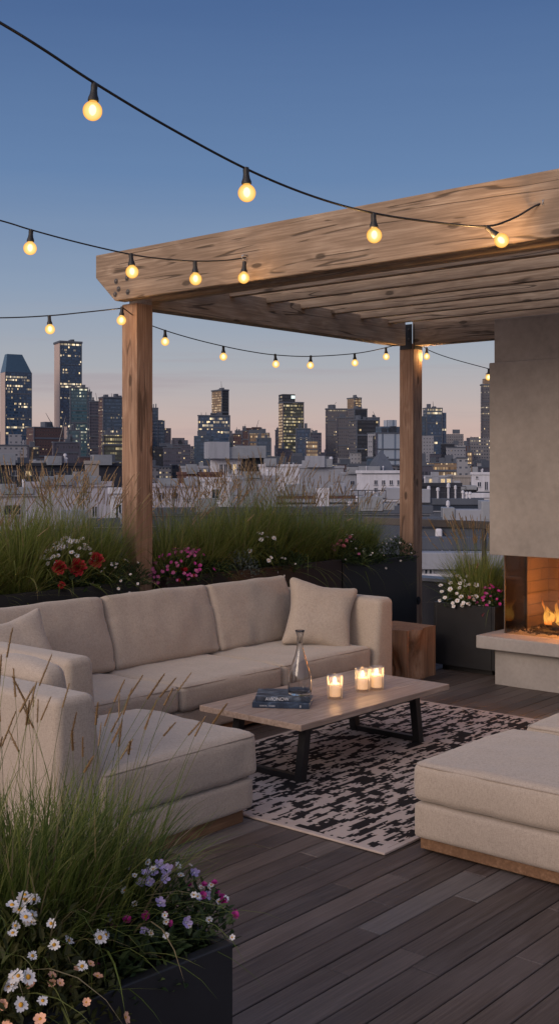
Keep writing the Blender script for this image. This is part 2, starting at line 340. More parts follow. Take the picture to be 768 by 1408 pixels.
cam = bpy.data.cameras.new('camera'); co = bpy.data.objects.new('camera', cam); C.objects.link(co); sc.camera = co
co.location = (0, 0, EYE); co.rotation_euler = (R(90), 0, YAW - R(90))
cam.sensor_fit = 'VERTICAL'; cam.sensor_height = 36; cam.lens = 36 * F_PX / 1408; cam.shift_y = -(704 - HOR) / 1408
cam.clip_start = .1; cam.clip_end = 30000
sc.view_settings.view_transform = 'Standard'; sc.view_settings.look = 'None'; sc.view_settings.exposure = 0; sc.view_settings.gamma = 1
sc.cycles.use_denoising = True
sc.cycles.max_bounces = 8; sc.cycles.transparent_max_bounces = 16; sc.cycles.caustics_reflective = False; sc.cycles.caustics_refractive = False
sc.cycles.sample_clamp_indirect = 4

def lamp(loc, power, col=(1, .56, .22), r=.04, name='bulb_light'):
    l = bpy.data.lights.new(name, 'POINT'); l.energy = power; l.color = col; l.shadow_soft_size = r
    o = bpy.data.objects.new(name, l); C.objects.link(o); o.location = loc; return o
#PART2
# ------------------------------------------------------------------ the setting: deck, terrace slab, ground
mb = MB(); y = -3.6; BW = .124
while y < 7.75:
    x = -3 - rnd.random() * 2
    while x < 12.5:
        L = rnd.choice([.9, 1.3, 1.7, 2.1, 2.6]) * rnd.uniform(.85, 1.15); z = rnd.uniform(-.0012, .0012)
        x0, x1, y0, y1, c = x + .002, x + L - .002, y + .0028, y + BW - .0028, .003
        vs = [(x0, y0, z - .024), (x1, y0, z - .024), (x1, y1, z - .024), (x0, y1, z - .024), (x0, y0, z - c), (x1, y0, z - c), (x1, y1, z - c), (x0, y1, z - c),
              (x0 + c, y0 + c, z), (x1 - c, y0 + c, z), (x1 - c, y1 - c, z), (x0 + c, y1 - c, z)]
        mb.add(vs, [(8, 9, 10, 11), (4, 5, 9, 8), (5, 6, 10, 9), (6, 7, 11, 10), (7, 4, 8, 11), (0, 1, 5, 4), (1, 2, 6, 5), (2, 3, 7, 6), (3, 0, 4, 7)])
        x += L
    y += BW
tag(mb.build('deck', DECK), kind='structure')
SLAB = plain('slab membrane', (.012, .011, .011), .9)
tag(MB().box(-6, 12.7, -3.7, 7.85, -.4, -.03).box(-5.9, 12.6, -3.6, 7.75, -24, -.4).build('terrace_floor_slab', SLAB), kind='structure')
GZ = -24.0
tag(MB().box(-16000, 16000, -16000, 16000, GZ - 1, GZ).build('ground', plain('dusk ground', (.05, .055, .07), .9, scale=.01)), kind='structure')
# low parapets at the roof edge
pw = thing('parapet_wall', 'low dark parapet along the roof edge behind the right hand white and pink flower planter', 'parapet', (10.75, 2.2, 0))
MB().box(0, .18, -6, 5.6, -.03, .56).build('wall', plain('parapet coat', (.03, .031, .036), .7), pw)
MB().box(-.03, .21, -6, 5.6, .56, .60, c=.004).build('coping', plain('coping metal', (.16, .17, .19), .45, .3), pw)
rl = thing('railing', 'flat bronze handrail running behind the timber post toward the fireplace', 'railing', (10.62, 3.2, 0))
MB().box(-.03, .03, -6, 4.6, 1.19, 1.275, c=.006).build('handrail', RAILM, rl)
for yy in (-3.2, -.9, 1.4, 3.0):
    MB().box(-.02, .02, yy - .02, yy + .02, -.03, 1.19, c=.003).build('post', RAILM, rl)

# ------------------------------------------------------------------ pergola
YP = 6.8
XL, XR = 6.14, 10.10
pg = thing('pergola', 'chunky weathered timber pergola with square posts, deep fascia beam and rafters', 'pergola', (XL, YP, 0))
def beamobj(name, mat, L, wy, hz, loc, rz=0, poly=None, bev=.006, ry=0):
    m = MB()
    if poly: m.prism(poly, -wy / 2, wy / 2, bev, 1)
    else: m.box(-L / 2, L / 2, -wy / 2, wy / 2, -hz / 2, hz / 2, c=bev)
    o = m.build(name, mat, pg); o.location = Vector(loc) - Vector(pg.location); o.rotation_euler = (0, ry, rz); return o
def bolt(parent, loc, axis, r=.016, mat=None):
    m = MB().lathe([(r * 1.9, 0), (r * 1.9, .003), (r, .0035), (r, .010), (r * .6, .013), (0, .0135)], 10)
    o = m.build('bolt', mat or BRKT, parent, True, 35)
    q = Vector(axis).to_track_quat('Z', 'Y'); o.rotation_euler = q.to_euler(); o.location = Vector(loc) - (Vector(pg.location) if parent is pg else Vector((0, 0, 0)))
    return o
PW = .178
for px in (XL, XR):
    beamobj('post', POSTM, 3.22, PW, PW, (px, YP, 1.58), ry=-math.pi / 2, bev=.008)
bz0, bz1 = 3.205, 3.60
# fascia beam along Y at the XL posts (local X -> world -Y), left end cut back at the bottom corner
LF = 7.02; y_end = 7.085
polyF = [(0, bz1 - 3.4), (LF, bz1 - 3.4), (LF, bz0 - 3.4), (.235, bz0 - 3.4), (0.0, bz0 - 3.4 + .21)]
beamobj('fascia_beam', TIM, 0, .11, 0, (XL - PW / 2 - .055, y_end, 3.4), -math.pi / 2, polyF)
beamobj('inner_beam', TIMD, 6.6, .10, .36, (XL + PW / 2 + .05, YP - 3.1, 3.40), -math.pi / 2)
beamobj('side_beam', TIMD, XR - XL - .3, .15, .25, ((XL + XR) / 2 - .06, YP, 3.285), 0, bev=.006)
beamobj('rear_beam', TIM, 6.6, .15, .40, (XR, YP - 3.37, 3.37), -math.pi / 2)
for k, xx in enumerate((6.72, 7.19, 7.68, 8.17, 8.64, 9.12, 9.60)):
    beamobj('rafter', TIMD, 6.9, .07, .22, (xx, YP - 3.2, 3.475), -math.pi / 2, bev=.004)
beamobj('far_side_beam', TIM, XR - XL - .3, .15, .25, ((XL + XR) / 2, .25, 3.285), 0)
for px in (XL, XR): beamobj('post', POSTM, 3.22, PW, PW, (px, .25, 1.58), ry=-math.pi / 2, bev=.008)
xf = XL - PW / 2 - .11
for by, bz in ((6.83, 3.36), (6.70, 3.37), (6.80, 3.295), (6.84, 3.255), (6.69, 3.26)): bolt(pg, (xf, by, bz), (-1, 0, 0), .012, RAILM)
# steel strap at the head of the rear post and bolts at its foot
MB().box(XR - PW / 2 - .008, XR - PW / 2 - .001, YP - PW / 2 + .012, YP + PW / 2 - .012, 3.13, 3.40, c=.002).box(XR - PW / 2 + .01, XR + PW / 2 - .01, YP - PW / 2 - .008, YP - PW / 2 - .001, 3.13, 3.40, c=.002).build('bracket', BRKT, pg).location = -Vector(pg.location)
for dy in (-.04, .04):
    for bz in (3.24, 3.34): bolt(pg, (XR - PW / 2 - .008, YP + dy, bz), (-1, 0, 0), .008, RAILM)
for dx in (-.045, .045):
    for bz in (3.24, 3.34): bolt(pg, (XR + dx, YP - PW / 2 - .008, bz), (0, -1, 0), .008, RAILM)
bolt(pg, (XR - PW / 2 - .001, YP - .02, .42), (-1, 0, 0), .024); bolt(pg, (XR + .005, YP - PW / 2 - .001, .42), (0, -1, 0), .024)

# ------------------------------------------------------------------ soft furniture
def cushion_mesh(dx, dy, dz, r=.05, crown=.03, seed=0, n=16, amp=.006, bulge=.012, ear=0.0, puck=0.0):
    bm = bmesh.new(); bmesh.ops.create_cube(bm, size=1)
    bmesh.ops.subdivide_edges(bm, edges=list(bm.edges), cuts=n, use_grid_fill=True)
    h = Vector((dx, dy, dz)) / 2; rng = random.Random(seed); off = Vector([rng.uniform(-50, 50) for _ in range(3)])
    for v in bm.verts:
        p = Vector([.5 * math.sin(math.pi * c) for c in v.co]); q = Vector([p[i] * 2 * h[i] for i in range(3)])
        rr = min(r, min(h) * .95); inner = Vector([max(-(h[i] - rr), min(h[i] - rr, q[i])) for i in range(3)])
        o = q - inner
        if o.length > 1e-6: q = inner + o.normalized() * rr
        ux, uy, uz = (q[i] / h[i] for i in range(3))
        fx, fy, fz = (max(0, 1 - u * u) for u in (ux, uy, uz))
        if uz > 0: q.z += crown * (fx * fy) ** .6 * min(1, uz * 1.5)
        else: q.z -= crown * .3 * fx * fy * min(1, -uz * 1.5)
        q.x += bulge * fz * fy * (1 if ux > 0 else -1) * abs(ux) ** 3; q.y += bulge * fz * fx * (1 if uy > 0 else -1) * abs(uy) ** 3
        if ear:                                            # throw pillow: pulled-out corners, thin edges
            e = (abs(ux) * abs(uy)) ** 2
            q.x *= 1 + ear * e - .06 * (1 - abs(uy)) * ux * ux; q.y *= 1 + ear * e - .06 * (1 - abs(ux)) * uy * uy
            q.z *= .16 + .84 * ((1 - ux ** 4) * (1 - uy ** 4)) ** .45
        q += Vector([noise.noise(q * 5 + off + Vector((k * 9, 0, 0))) * amp for k in range(3)]) + Vector((0, 0, noise.noise(Vector((q.x * 12, q.y * 5, q.z * 9)) + off) * amp * .6))
        if puck:                                           # small puckers that run in from the seams
            de = min((1 - abs(ux)) * h.x, (1 - abs(uy)) * h.y); s_ = q.x if (1 - abs(uy)) * h.y < (1 - abs(ux)) * h.x else q.y
            q.z += (1 if uz > 0 else -1) * min(1, abs(uz) * 1.3) * puck * math.exp(-de / .07) * (noise.noise(Vector((s_ * 24, seed, 1))) + .5 * noise.noise(Vector((s_ * 55, seed, 5))))
        v.co = q
    bmesh.ops.recalc_face_normals(bm, faces=bm.faces)
    m = MB().bm(bm); bm.free(); return m
def rrect(dx, dy, r, z, k=6, dip=0):
    pts = []
    for cx_, cy_, a in ((dx / 2 - r, dy / 2 - r, 0), (-dx / 2 + r, dy / 2 - r, 90), (-dx / 2 + r, -dy / 2 + r, 180), (dx / 2 - r, -dy / 2 + r, 270)):
        pts += [(cx_ + r * math.cos(R(a + 90 * i / k)), cy_ + r * math.sin(R(a + 90 * i / k)), z) for i in range(k + 1)]
    return pts + [pts[0]]
def seat_cushion(parent, x0, x1, y0, y1, z0, z1, seed, crown=.03, pip=True):
    dx, dy, dz = x1 - x0, y1 - y0, z1 - z0
    o = cushion_mesh(dx, dy, dz, .042, crown, seed, 30, .008, puck=.006).build('seat_cushion', FAB, parent, True); o.location = ((x0 + x1) / 2, (y0 + y1) / 2, (z0 + z1) / 2)
    if pip: MB().tube(rrect(dx - .012, dy - .012, .045, dz / 2 - .014), .0042, 6).build('piping', FABP, o, True)
    return o
def slab(parent, name, x0, x1, y0, y1, z0, z1, mat, r=.03, seed=1, amp=.003):
    o = cushion_mesh(x1 - x0, y1 - y0, z1 - z0, r, .004, seed, 14, amp, .004).build(name, mat, parent, True); o.location = ((x0 + x1) / 2, (y0 + y1) / 2, (z0 + z1) / 2); return o
def plinth(parent, x0, x1, y0, y1, z0, z1):
    MB().box(x0, x1, y0, y1, z0, z1, c=.004).build('plinth', PLINTH, parent)
def back_cushion(parent, x, y, z, wx, h, t, lean, rz, seed, name='back_cushion'):
    o = cushion_mesh(wx, h, t, .034, .05, seed, 32, .010, .004, puck=.011).build(name, FAB, parent, True)
    MB().tube(rrect(wx - .01, h - .01, .055, 0), .0045, 6).build('piping', FABP, o, True)
    o.rotation_euler = Matrix.Rotation(rz, 3, 'Z').to_4x4().to_euler()
    o.matrix_local = Matrix.Translation((x, y, z)) @ Matrix.Rotation(rz, 4, 'Z') @ Matrix.Rotation(R(90) - lean, 4, 'X'); return o
def arm(parent, name, poly, y0, y1, seed, bev=.045, rz=0, loc=(0, 0, 0)):
    o = MB().prism(poly, y0, y1, bev, 5).build(name, FAB, parent, True, 50); o.rotation_euler.z = rz; o.location = loc
    return o

# big sofa along X
sf = thing('sectional_sofa', 'long oatmeal linen sofa with three back cushions facing the coffee table', 'sofa', (0, 0, 0))
FY, BY = 5.30, 6.50
slab(sf, 'base', 4.02, 7.58, FY + .02, BY - .02, .085, .235, FAB, .02, 3)
for k, (a, b_) in enumerate(((4.20, 5.165), (5.175, 6.205), (6.215, 7.315))): seat_cushion(sf, a, b_, FY - (0, .01, .0)[k], BY - .16, .238, .418, 11 + k, .018)
plinth(sf, 4.06, 7.55, FY + .06, BY - .06, .03, .088)
arm(sf, 'backrest', [(0, .085), (.22, .085), (.20, .80), (.06, .80)], 4.0, 7.60, 5, .045, -math.pi / 2, (0, BY, 0))
bk = [o for o in sf.children if o.name.startswith('backrest')][0]
bk.matrix_local = Matrix.Translation((0, BY - .22, 0)) @ Matrix(((0, 1, 0, 0), (1, 0, 0, 0), (0, 0, 1, 0), (0, 0, 0, 1)))
# arms: profile across X (slightly leaning inner face), extruded along Y
arm(sf, 'armrest', [(3.96, .085), (4.235, .085), (4.175, .785), (3.985, .785)], 4.99, BY - .2, 6)
arm(sf, 'armrest', [(7.32, .085), (7.60, .085), (7.60, .795), (7.40, .795)], FY - .02, BY - .2, 7, .05)
lean = R(17)
for k, (xc, wx) in enumerate(((4.70, 1.06), (5.77, 1.06), (6.77, .94))):
    back_cushion(sf, xc, (6.16, 6.165, 6.155)[k], .665, wx, .54, .17, lean, 0, 21 + k)

# lounge chair with the back to the planter
lc = thing('lounge_chair', 'oatmeal linen corner lounge seat with backrest rising beside the tall grass', 'lounge chair', (0, 0, 0))
slab(lc, 'base', 3.10, 4.37, 3.93, 4.86, .075, .232, FAB, .022, 31)
seat_cushion(lc, 3.32, 4.40, 3.925, 4.87, .236, .468, 32, .034)
plinth(lc, 3.16, 4.33, 3.97, 4.82, .0, .078)
arm(lc, 'backrest', [(3.07, .075), (3.41, .075), (3.31, .845), (3.09, .845)], 3.94, 4.87, 33, .04)
o = cushion_mesh(.15, .50, .42, .05, .03, 34, 16, .008).build('back_cushion', FAB, lc, True)
o.matrix_local = Matrix.Translation((3.43, 4.60, .685)) @ Matrix.Rotation(R(-9), 4, 'Y')

# the two footless pale modules on the right
def pouf(name, label, x0, x1, y0, y1, ztop, seed):
    t = thing(name, label, 'ottoman', ((x0 + x1) / 2, (y0 + y1) / 2, 0)); c = t.location
    slab(t, 'base', x0 - c.x + .005, x1 - c.x - .01, y0 - c.y, y1 - c.y - .005, .068, .238, FAB, .022, seed)
    seat_cushion(t, x0 - c.x, x1 - c.x, y0 - c.y, y1 - c.y, .243, ztop, seed + 1, .022)
    MB().box(x0 - c.x + .03, x1 - c.x - .03, y0 - c.y + .03, y1 - c.y - .03, .012, .07, c=.004).build('plinth', PLINTH, t)
pouf('ottoman', 'wide oatmeal ottoman on oak plinth at the front edge of the patterned rug', 4.545, 5.50, 1.75, 3.055, .435, 41)
pouf('ottoman', 'second oatmeal ottoman tucked behind the wide one, only its top corner showing', 5.53, 6.6, 1.75, 2.98, .455, 51)

def pillow(label, loc, size, thick, mat4, seed):
    m = cushion_mesh(size, size, thick, .035, .0, seed, 32, .008, 0, .13, puck=.010)
    o = m.build('throw_pillow', FAB, None, True); o.matrix_world = Matrix.Translation(loc) @ mat4; tag(o, label, 'pillow', 'throw pillows on the sofa'); return o
def Rm(a, ax): return Matrix.Rotation(R(a), 4, ax)
pillow('plump square linen throw pillow leaning in the corner by the right armrest', (7.12, 5.68, .650), .52, .20, Rm(-38, 'Z') @ Rm(66, 'X') @ Rm(-12, 'Z'), 61)
pillow('linen throw pillow slumped against the first back cushion behind the lounge seat', (4.26, 5.84, .665), .50, .18, Rm(-8, 'Z') @ Rm(62, 'X') @ Rm(10, 'Z'), 62)

# ------------------------------------------------------------------ rug, coffee table and what stands on it
rug = MB().box(-1.525, 1.525, -.97, .97, 0, .012, c=.003).build('rug', rug_mat()); rug.location = (5.92, 4.08, .003)
tag(rug, 'black and cream abstract woven rug lying under the coffee table', 'rug')
ct = thing('coffee_table', 'low oak coffee table on black steel trapezoid legs', 'coffee table', (5.67, 4.44, .015))
TX, TY = .785, .405
for k in range(4):
    a = -TY + k * (2 * TY / 4)
    MB().box(-TX, TX, a + .0006, a + 2 * TY / 4 - .0006, .352, .388, c=.0025).build('tabletop', TOPW, ct)
for sx, tx in ((-.60, -.545), (.65, .595)):
    for sy in (-1, 1):
        yt = yb = sy * .265 + .02
        q = .026
        vs = [(sx - q, yb - q, 0), (sx + q, yb - q, 0), (sx + q, yb + q, 0), (sx - q, yb + q, 0), (tx - q, yt - q, .35), (tx + q, yt - q, .35), (tx + q, yt + q, .35), (tx - q, yt + q, .35)]
        MB().add(vs, [(3, 2, 1, 0), (4, 5, 6, 7), (0, 1, 5, 4), (1, 2, 6, 5), (2, 3, 7, 6), (3, 0, 4, 7)]).build('leg', STEEL, ct)
    MB().box(sx - .022, sx + .022, -.2185, .2585, .001, .036, c=.002).build('crossbar', STEEL, ct)
    MB().box(tx - .022, tx + .022, -.2185, .2585, .312, .3512, c=.002).build('crossbar', STEEL, ct)
for yy in (-.245, .285): MB().box(-.518, .568, yy - .016, yy + .016, .292, .3509, c=.002).build('rail', STEEL, ct)
TZ = .404
def book(label, loc, rz, wx, dy, h, cover, seed, text=None):
    t = thing('book', label, 'book', loc, rz)
    pages = plain('book pages', (.62, .58, .52), .8, 0, .1, 200, .3)
    MB().box(-wx / 2, wx / 2 , -dy / 2, dy / 2, 0, .003, c=.0008).box(-wx / 2, wx / 2, -dy / 2, dy / 2, h - .003, h, c=.0008).box(-wx / 2, wx / 2, -dy / 2 - .002, -dy / 2 + .0025, 0.0005, h - .0005, c=.0008).build('cover', cover, t)
    MB().box(-wx / 2 + .005, wx / 2 - .006, -dy / 2 + .003, dy / 2 - .005, .003, h - .003).build('page_block', pages, t)
    if text:
        for s, sz, x0, zz, col in text:
            cu = bpy.data.curves.new('spine_lettering', 'FONT'); cu.body = s; cu.size = sz; cu.extrude = .0004; cu.materials.append(col)
            tmp = bpy.data.objects.new('spine_lettering', cu); C.objects.link(tmp); me_ = bpy.data.meshes.new_from_object(tmp.evaluated_get(bpy.context.evaluated_depsgraph_get())); bpy.data.objects.remove(tmp)
            o = link('spine_lettering', me_, t); o.rotation_euler = (R(90), 0, 0); o.location = (x0, -dy / 2 - .0025, zz)
    return t
INKW = plain('white lettering', (.62, .63, .65), .6, 0, .05, 20, 0)
def cover_mat(name, a, b2):
    m, nt, b = M(name); n = N(nt); v = n.coord(); f = n.noise(n.mapv(v, (7, 11, 7)), 1, 4, .6, 1.5)
    n.put(b.inputs['Base Color'], n.ramp(f, [(.38, a), (.52, b2), (.66, tuple(min(1, x * 2.2 + .05) for x in b2))])); b.inputs['Roughness'].default_value = .28; return m
b1 = at(389, 968, 1532 * (EYE - TZ) / (968 - HOR)); b1.z = TZ
brz = YAW - R(90) - R(7)
book('blue hardback book lying under the other book on the coffee table', b1, brz, .35, .25, .034, cover_mat('blue cover', (.014, .026, .048), (.025, .045, .08)), 1, [('COASTAL  HOUSES', .011, -.13, .010, INKW), ('II', .02, .115, .008, INKW)])
b2p = b1 + Vector((.02, .014, .0345))
book('navy hardback with big white spine letters, carafe standing on it', b2p, brz + R(4), .33, .235, .032, cover_mat('navy cover', (.010, .013, .024), (.06, .08, .11)), 2, [('AVIONOW', .029, -.105, .006, INKW)])

GL = bpy.data.materials.new('clear glass'); GL.use_nodes = True; _b = GL.node_tree.nodes['Principled BSDF']
_b.inputs['Transmission Weight'].default_value = 1; _b.inputs['Roughness'].default_value = .0; _b.inputs['IOR'].default_value = 1.45
_n = N(GL.node_tree); _n.put(_b.inputs['Roughness'], _n.math('MULTIPLY', _n.noise(_n.coord(), 6, 2), .01))
TGL = thin_glass('thin tumbler glass', (.98, .98, .98), 1.5, rim_glow=.20)
cp = at(412, 955, 0.0); dd = 1532 * (EYE - (TZ + .067)) / (955 - HOR); cp = at(412, 955, dd); cp.z = TZ + .0668
prof = [(0, .0), (.062, .0), (.071, .008), (.074, .03), (.073, .09), (.066, .14), (.050, .19), (.032, .24), (.021, .285), (.018, .325), (.019, .355), (.026, .385), (.030, .395)]
inn = [(.028, .395), (.0235, .383), (.0165, .355), (.0155, .325), (.018, .285), (.0285, .24), (.046, .19), (.062, .14), (.069, .09), (.070, .035), (.066, .018), (0, .014)]
car = MB().lathe(prof + inn, 40).build('carafe', GL, None, True); car.location = cp
tag(car, 'clear long-necked glass carafe standing on the two stacked books', 'carafe')
CFL = glow('candle flame', [(0, (1, .35, .05)), (.3, (1, .55, .16)), (1, (1, .78, .40))], 14, z0=.0, z1=.03)
for k, (px, py, lab, hl, ch) in enumerate(((460, 960, 'pillar candle standing alone next to the carafe', 'glass tumbler alone beside the carafe with a lit candle inside', .080), (498, 950, 'pillar candle on the left of the close candle pair', 'glass tumbler on the left of the close pair', .078), (517, 947.5, 'pillar candle on the right of the close candle pair', 'glass tumbler on the right of the close pair', .083))):
    d = 1532 * (EYE - TZ) / (py - HOR); p = at(px, py, d); p.z = TZ + .0006
    t = tag(MB().lathe([(0, 0), (.044, 0), (.0475, .004), (.048, .02), (.0495, .146), (.0485, .1475), (.047, .146), (.0455, .02), (.043, .013), (0, .012)], 32).build('candle_glass', TGL, None, True), hl, 'candle holder', 'candle glasses on the coffee table'); t.location = p
    cd = tag(MB().lathe([(0, 0), (.033, 0), (.035, .003), (.035, ch - .004), (.033, ch), (.028, ch - .002), (.012, ch - .006), (0, ch - .006)], 28).build('candle', WAX, None, True), 'cream ' + lab, 'candle', 'lit candles on the coffee table'); cd.location = p + Vector((0, 0, .0125))
    MB().tube([(0, 0, ch - .007), (.001, 0, ch + .004), (.003, 0, ch + .010)], .0011, 6).build('wick', RUBBER, cd)
    fl = MB().lathe([(0, 0), (.0045, .004), (.0068, .010), (.0060, .018), (.0035, .027), (.0012, .035), (0, .039)], 14).build('flame', CFL, cd, True); fl.location = (.002, 0, ch + .004)
    lamp(p + Vector((.002, 0, ch + .034)), 1.0, (1, .50, .18), .012, 'candle_light')

# natural wood stump with a deep check
st = thing('stump_table', 'square chunk of cracked natural wood used as a side table', 'side table', (8.27, 5.68, 0))
NU, NV = 40, 36
def stump_pt(face, u, v):
    hx, hy, H = .225, .225, .445; z = v * H
    if face == 0: p = Vector((-hx, -hy + (1 - u) * 2 * hy, z)); nrm = Vector((-1, 0, 0))
    elif face == 1: p = Vector((-hx + u * 2 * hx, -hy, z)); nrm = Vector((0, -1, 0))
    elif face == 2: p = Vector((hx, -hy + u * 2 * hy, z)); nrm = Vector((1, 0, 0))
    else: p = Vector((hx - u * 2 * hx, hy, z)); nrm = Vector((0, 1, 0))
    if face in (0, 1):
        c = (.52 if face == 0 else .20) + .05 * math.sin(v * 5 + .5) + .025 * math.sin(v * 13); e = abs(u - c)
        p -= nrm * (.075 * math.exp(-(e / .045) ** 2)); p -= nrm * (.06 * math.exp(-((u - c - .14) / .14) ** 2) * (math.sin(v * 4.4 + .4)))
    return p + nrm * (noise.noise(Vector((p.x * 6, p.y * 6, p.z * 2.2)) + Vector((face, 0, 0))) * .022) * min(1, min(u, 1 - u) * 8)
m = MB()
for face in range(4):
    vs = [stump_pt(face, i / NU, j / NV) for j in range(NV + 1) for i in range(NU + 1)]
    m.add(vs, [(j * (NU + 1) + i, j * (NU + 1) + i + 1, (j + 1) * (NU + 1) + i + 1, (j + 1) * (NU + 1) + i) for j in range(NV) for i in range(NU)])
lp = [stump_pt(f_, i / NU, 1) for f_ in range(4) for i in range(NU)]
m.add(lp + [(0, 0, .448)], [(i, (i + 1) % len(lp), len(lp)) for i in range(len(lp))])
so_ = m.build('body', STUMPW, st, True, 40); so_.data.transform(Matrix.Rotation(R(90), 4, 'Y')); so_.rotation_euler = (0, R(-90), 0)

# ------------------------------------------------------------------ fireplace
fp = thing('fireplace', 'tall concrete fireplace with hanging hood, glass front and floating hearth slab', 'fireplace', (8.9, 3.6, 0))
def fpart(name, mat, *a, c=.006):
    o = MB().box(*a, c=c).build(name, mat, fp); o.location = -Vector(fp.location); return o
fpart('plinth', CONC2, 8.47, 9.75, 1.6, 4.84, -.003, .312)
fpart('hearth', CONC2, 8.35, 9.80, 1.4, 4.955, .314, .425, c=.008)
fpart('hood', CONC, 8.43, 9.75, 1.5, 4.87, 1.115, 2.76, c=.005)
fpart('chimney', CONC, 8.452, 9.72, 1.55, 4.835, 2.762, 3.135, c=.004)
BRICK, nt_, b_ = M('firebrick'); n_ = N(nt_); bt = n_.n('ShaderNodeTexBrick')
_x, _y, _z = n_.sep(n_.coord()); n_.put(bt.inputs['Vector'], n_.cxyz(n_.math('ADD', _x, _y), _z, 0)); bt.inputs['Scale'].default_value = 1
for k_, v_ in (('Brick Width', .42), ('Row Height', .105), ('Mortar Size', .004)): bt.inputs[k_].default_value = v_
n_.put(bt.inputs['Color1'], (.13, .09, .07)); n_.put(bt.inputs['Color2'], (.17, .12, .09)); n_.put(bt.inputs['Mortar'], (.06, .045, .04))
n_.put(b_.inputs['Base Color'], n_.mix(n_.math('MULTIPLY', n_.noise(n_.coord(), 8, 4), .5), bt.outputs[0], (.09, .06, .05))); b_.inputs['Roughness'].default_value = .85
n_.put(b_.inputs['Normal'], n_.bump(n_.math('MULTIPLY', bt.outputs['Fac'], -1.0), .6, .006))
fpart('firebrick_lining', BRICK, 8.98, 9.39, 4.81, 4.85, .426, 1.114, c=0)
fpart('firebrick_lining', BRICK, 9.391, 9.45, 1.6, 4.85, .426, 1.114, c=0)
FG = thin_glass('fire glass', (.84, .82, .80), .9, .10)
fpart('glass_panel', FG, 8.60, 8.608, 1.6, 4.815, .427, 1.113, c=0)
fpart('glass_panel', thin_glass('smoked side glass', (.50, .46, .43), .55, .35), 8.612, 8.965, 4.812, 4.82, .427, 1.113, c=0)
fpart('glass_frame', STEEL, 8.966, 8.979, 4.80, 4.84, .427, 1.113, c=.002)
fpart('glass_frame', RAILM, 8.598, 8.612, 4.8155, 4.824, .427, 1.113, c=.001)
fpart('burner_tray', STEEL, 8.80, 9.25, 2.6, 4.66, .426, .445, c=.003)
gm = MB(); r2 = random.Random(3)
for k in range(900):
    c_ = Vector((r2.uniform(8.70, 9.36), r2.uniform(3.2, 4.79), .43 + r2.random() * .018)); s_ = r2.uniform(.008, .017)
    q = [c_ + Vector((r2.uniform(.6, 1.2) * s_ * a, r2.uniform(.6, 1.2) * s_ * b2, r2.uniform(.5, 1) * s_ * c2)) for a, b2, c2 in ((1, 0, 0), (-1, 0, 0), (0, 1, 0), (0, -1, 0), (0, 0, 1), (0, 0, -1))]
    gm.add(q, [(0, 2, 4), (2, 1, 4), (1, 3, 4), (3, 0, 4), (2, 0, 5), (1, 2, 5), (3, 1, 5), (0, 3, 5)])
gv = tag(gm.build('gravel', plain('lava gravel', (.03, .025, .024), .8, 0, .5, 60, .3), fp), kind='stuff'); gv.location = -Vector(fp.location)
LOG, ntl, bl = M('charred log'); nl = N(ntl); fl_ = nl.noise(nl.coord(), 16, 4, .7)
nl.put(bl.inputs['Base Color'], nl.ramp(fl_, [(.35, (.012, .010, .010)), (.6, (.06, .045, .04)), (.8, (.2, .18, .17))])); nl.put(bl.inputs['Normal'], nl.bump(fl_, .8, .02))
nl.put(bl.inputs['Emission Color'], (1, .18, .03)); nl.put(bl.inputs['Emission Strength'], nl.math('MULTIPLY', nl.sstep(nl.noise(nl.coord(), 11, 3, .6), .56, .66), 5.0)); bl.inputs['Roughness'].default_value = .9
for k, (a, b2, rr) in enumerate((((8.93, 4.53, .47), (9.05, 3.95, .50), .045), ((9.12, 4.50, .48), (8.98, 4.0, .47), .05), ((8.97, 4.46, .53), (9.12, 4.1, .56), .038), ((9.0, 3.9, .48), (9.0, 3.3, .48), .05))):
    a, b2 = Vector(a), Vector(b2); pts = [a.lerp(b2, t / 8) + Vector((noise.noise(Vector((k, t, 0))) * .02, 0, noise.noise(Vector((k, t, 5))) * .02)) for t in range(9)]
    lo_ = MB().tube(pts, rr, 12, 0, rr * .85).build('log', LOG, fp, True, 50); lo_.location = -Vector(fp.location)
FLM, nf_, bf_ = M('fire flame'); kf = N(nf_); nf_.nodes.remove(bf_)
_z = kf.sep(kf.coord())[2]; tz = kf.math('DIVIDE', _z, .26, clamp=True); nz_ = kf.noise(kf.mapv(kf.coord(), (22, 22, 9)), 1, 4, .6, .8)
ef = kf.n('ShaderNodeEmission'); kf.put(ef.inputs[0], kf.ramp(kf.math('ADD', tz, kf.math('MULTIPLY', kf.math('SUBTRACT', nz_, .5), .5), clamp=True), [(0, (1, .20, .02)), (.15, (1, .50, .10)), (.45, (1, .44, .07)), (.75, (1, .24, .025)), (1, (.9, .10, .01))])); ef.inputs[1].default_value = 2.3
tf_ = kf.n('ShaderNodeBsdfTransparent'); mf_ = kf.n('ShaderNodeMixShader'); kf.put(mf_.inputs[0], kf.math('MULTIPLY', kf.sstep(kf.math('ADD', nz_, kf.math('MULTIPLY', tz, -.35)), .18, .5), .62))
nf_.links.new(tf_.outputs[0], mf_.inputs[1]); nf_.links.new(ef.outputs[0], mf_.inputs[2]); nf_.links.new(mf_.outputs[0], nf_.nodes['Material Output'].inputs[0])
rf = random.Random(5)
tong = [(9.0 + rf.uniform(-.07, .07), yy + rf.uniform(-.03, .03), rf.uniform(.10, .27), rf.uniform(.016, .034)) for yy in [4.60, 4.57, 4.54, 4.51, 4.48, 4.45, 4.42, 4.38, 4.34, 4.3, 4.25, 4.2, 4.12, 4.05, 3.95, 3.85, 3.75]]
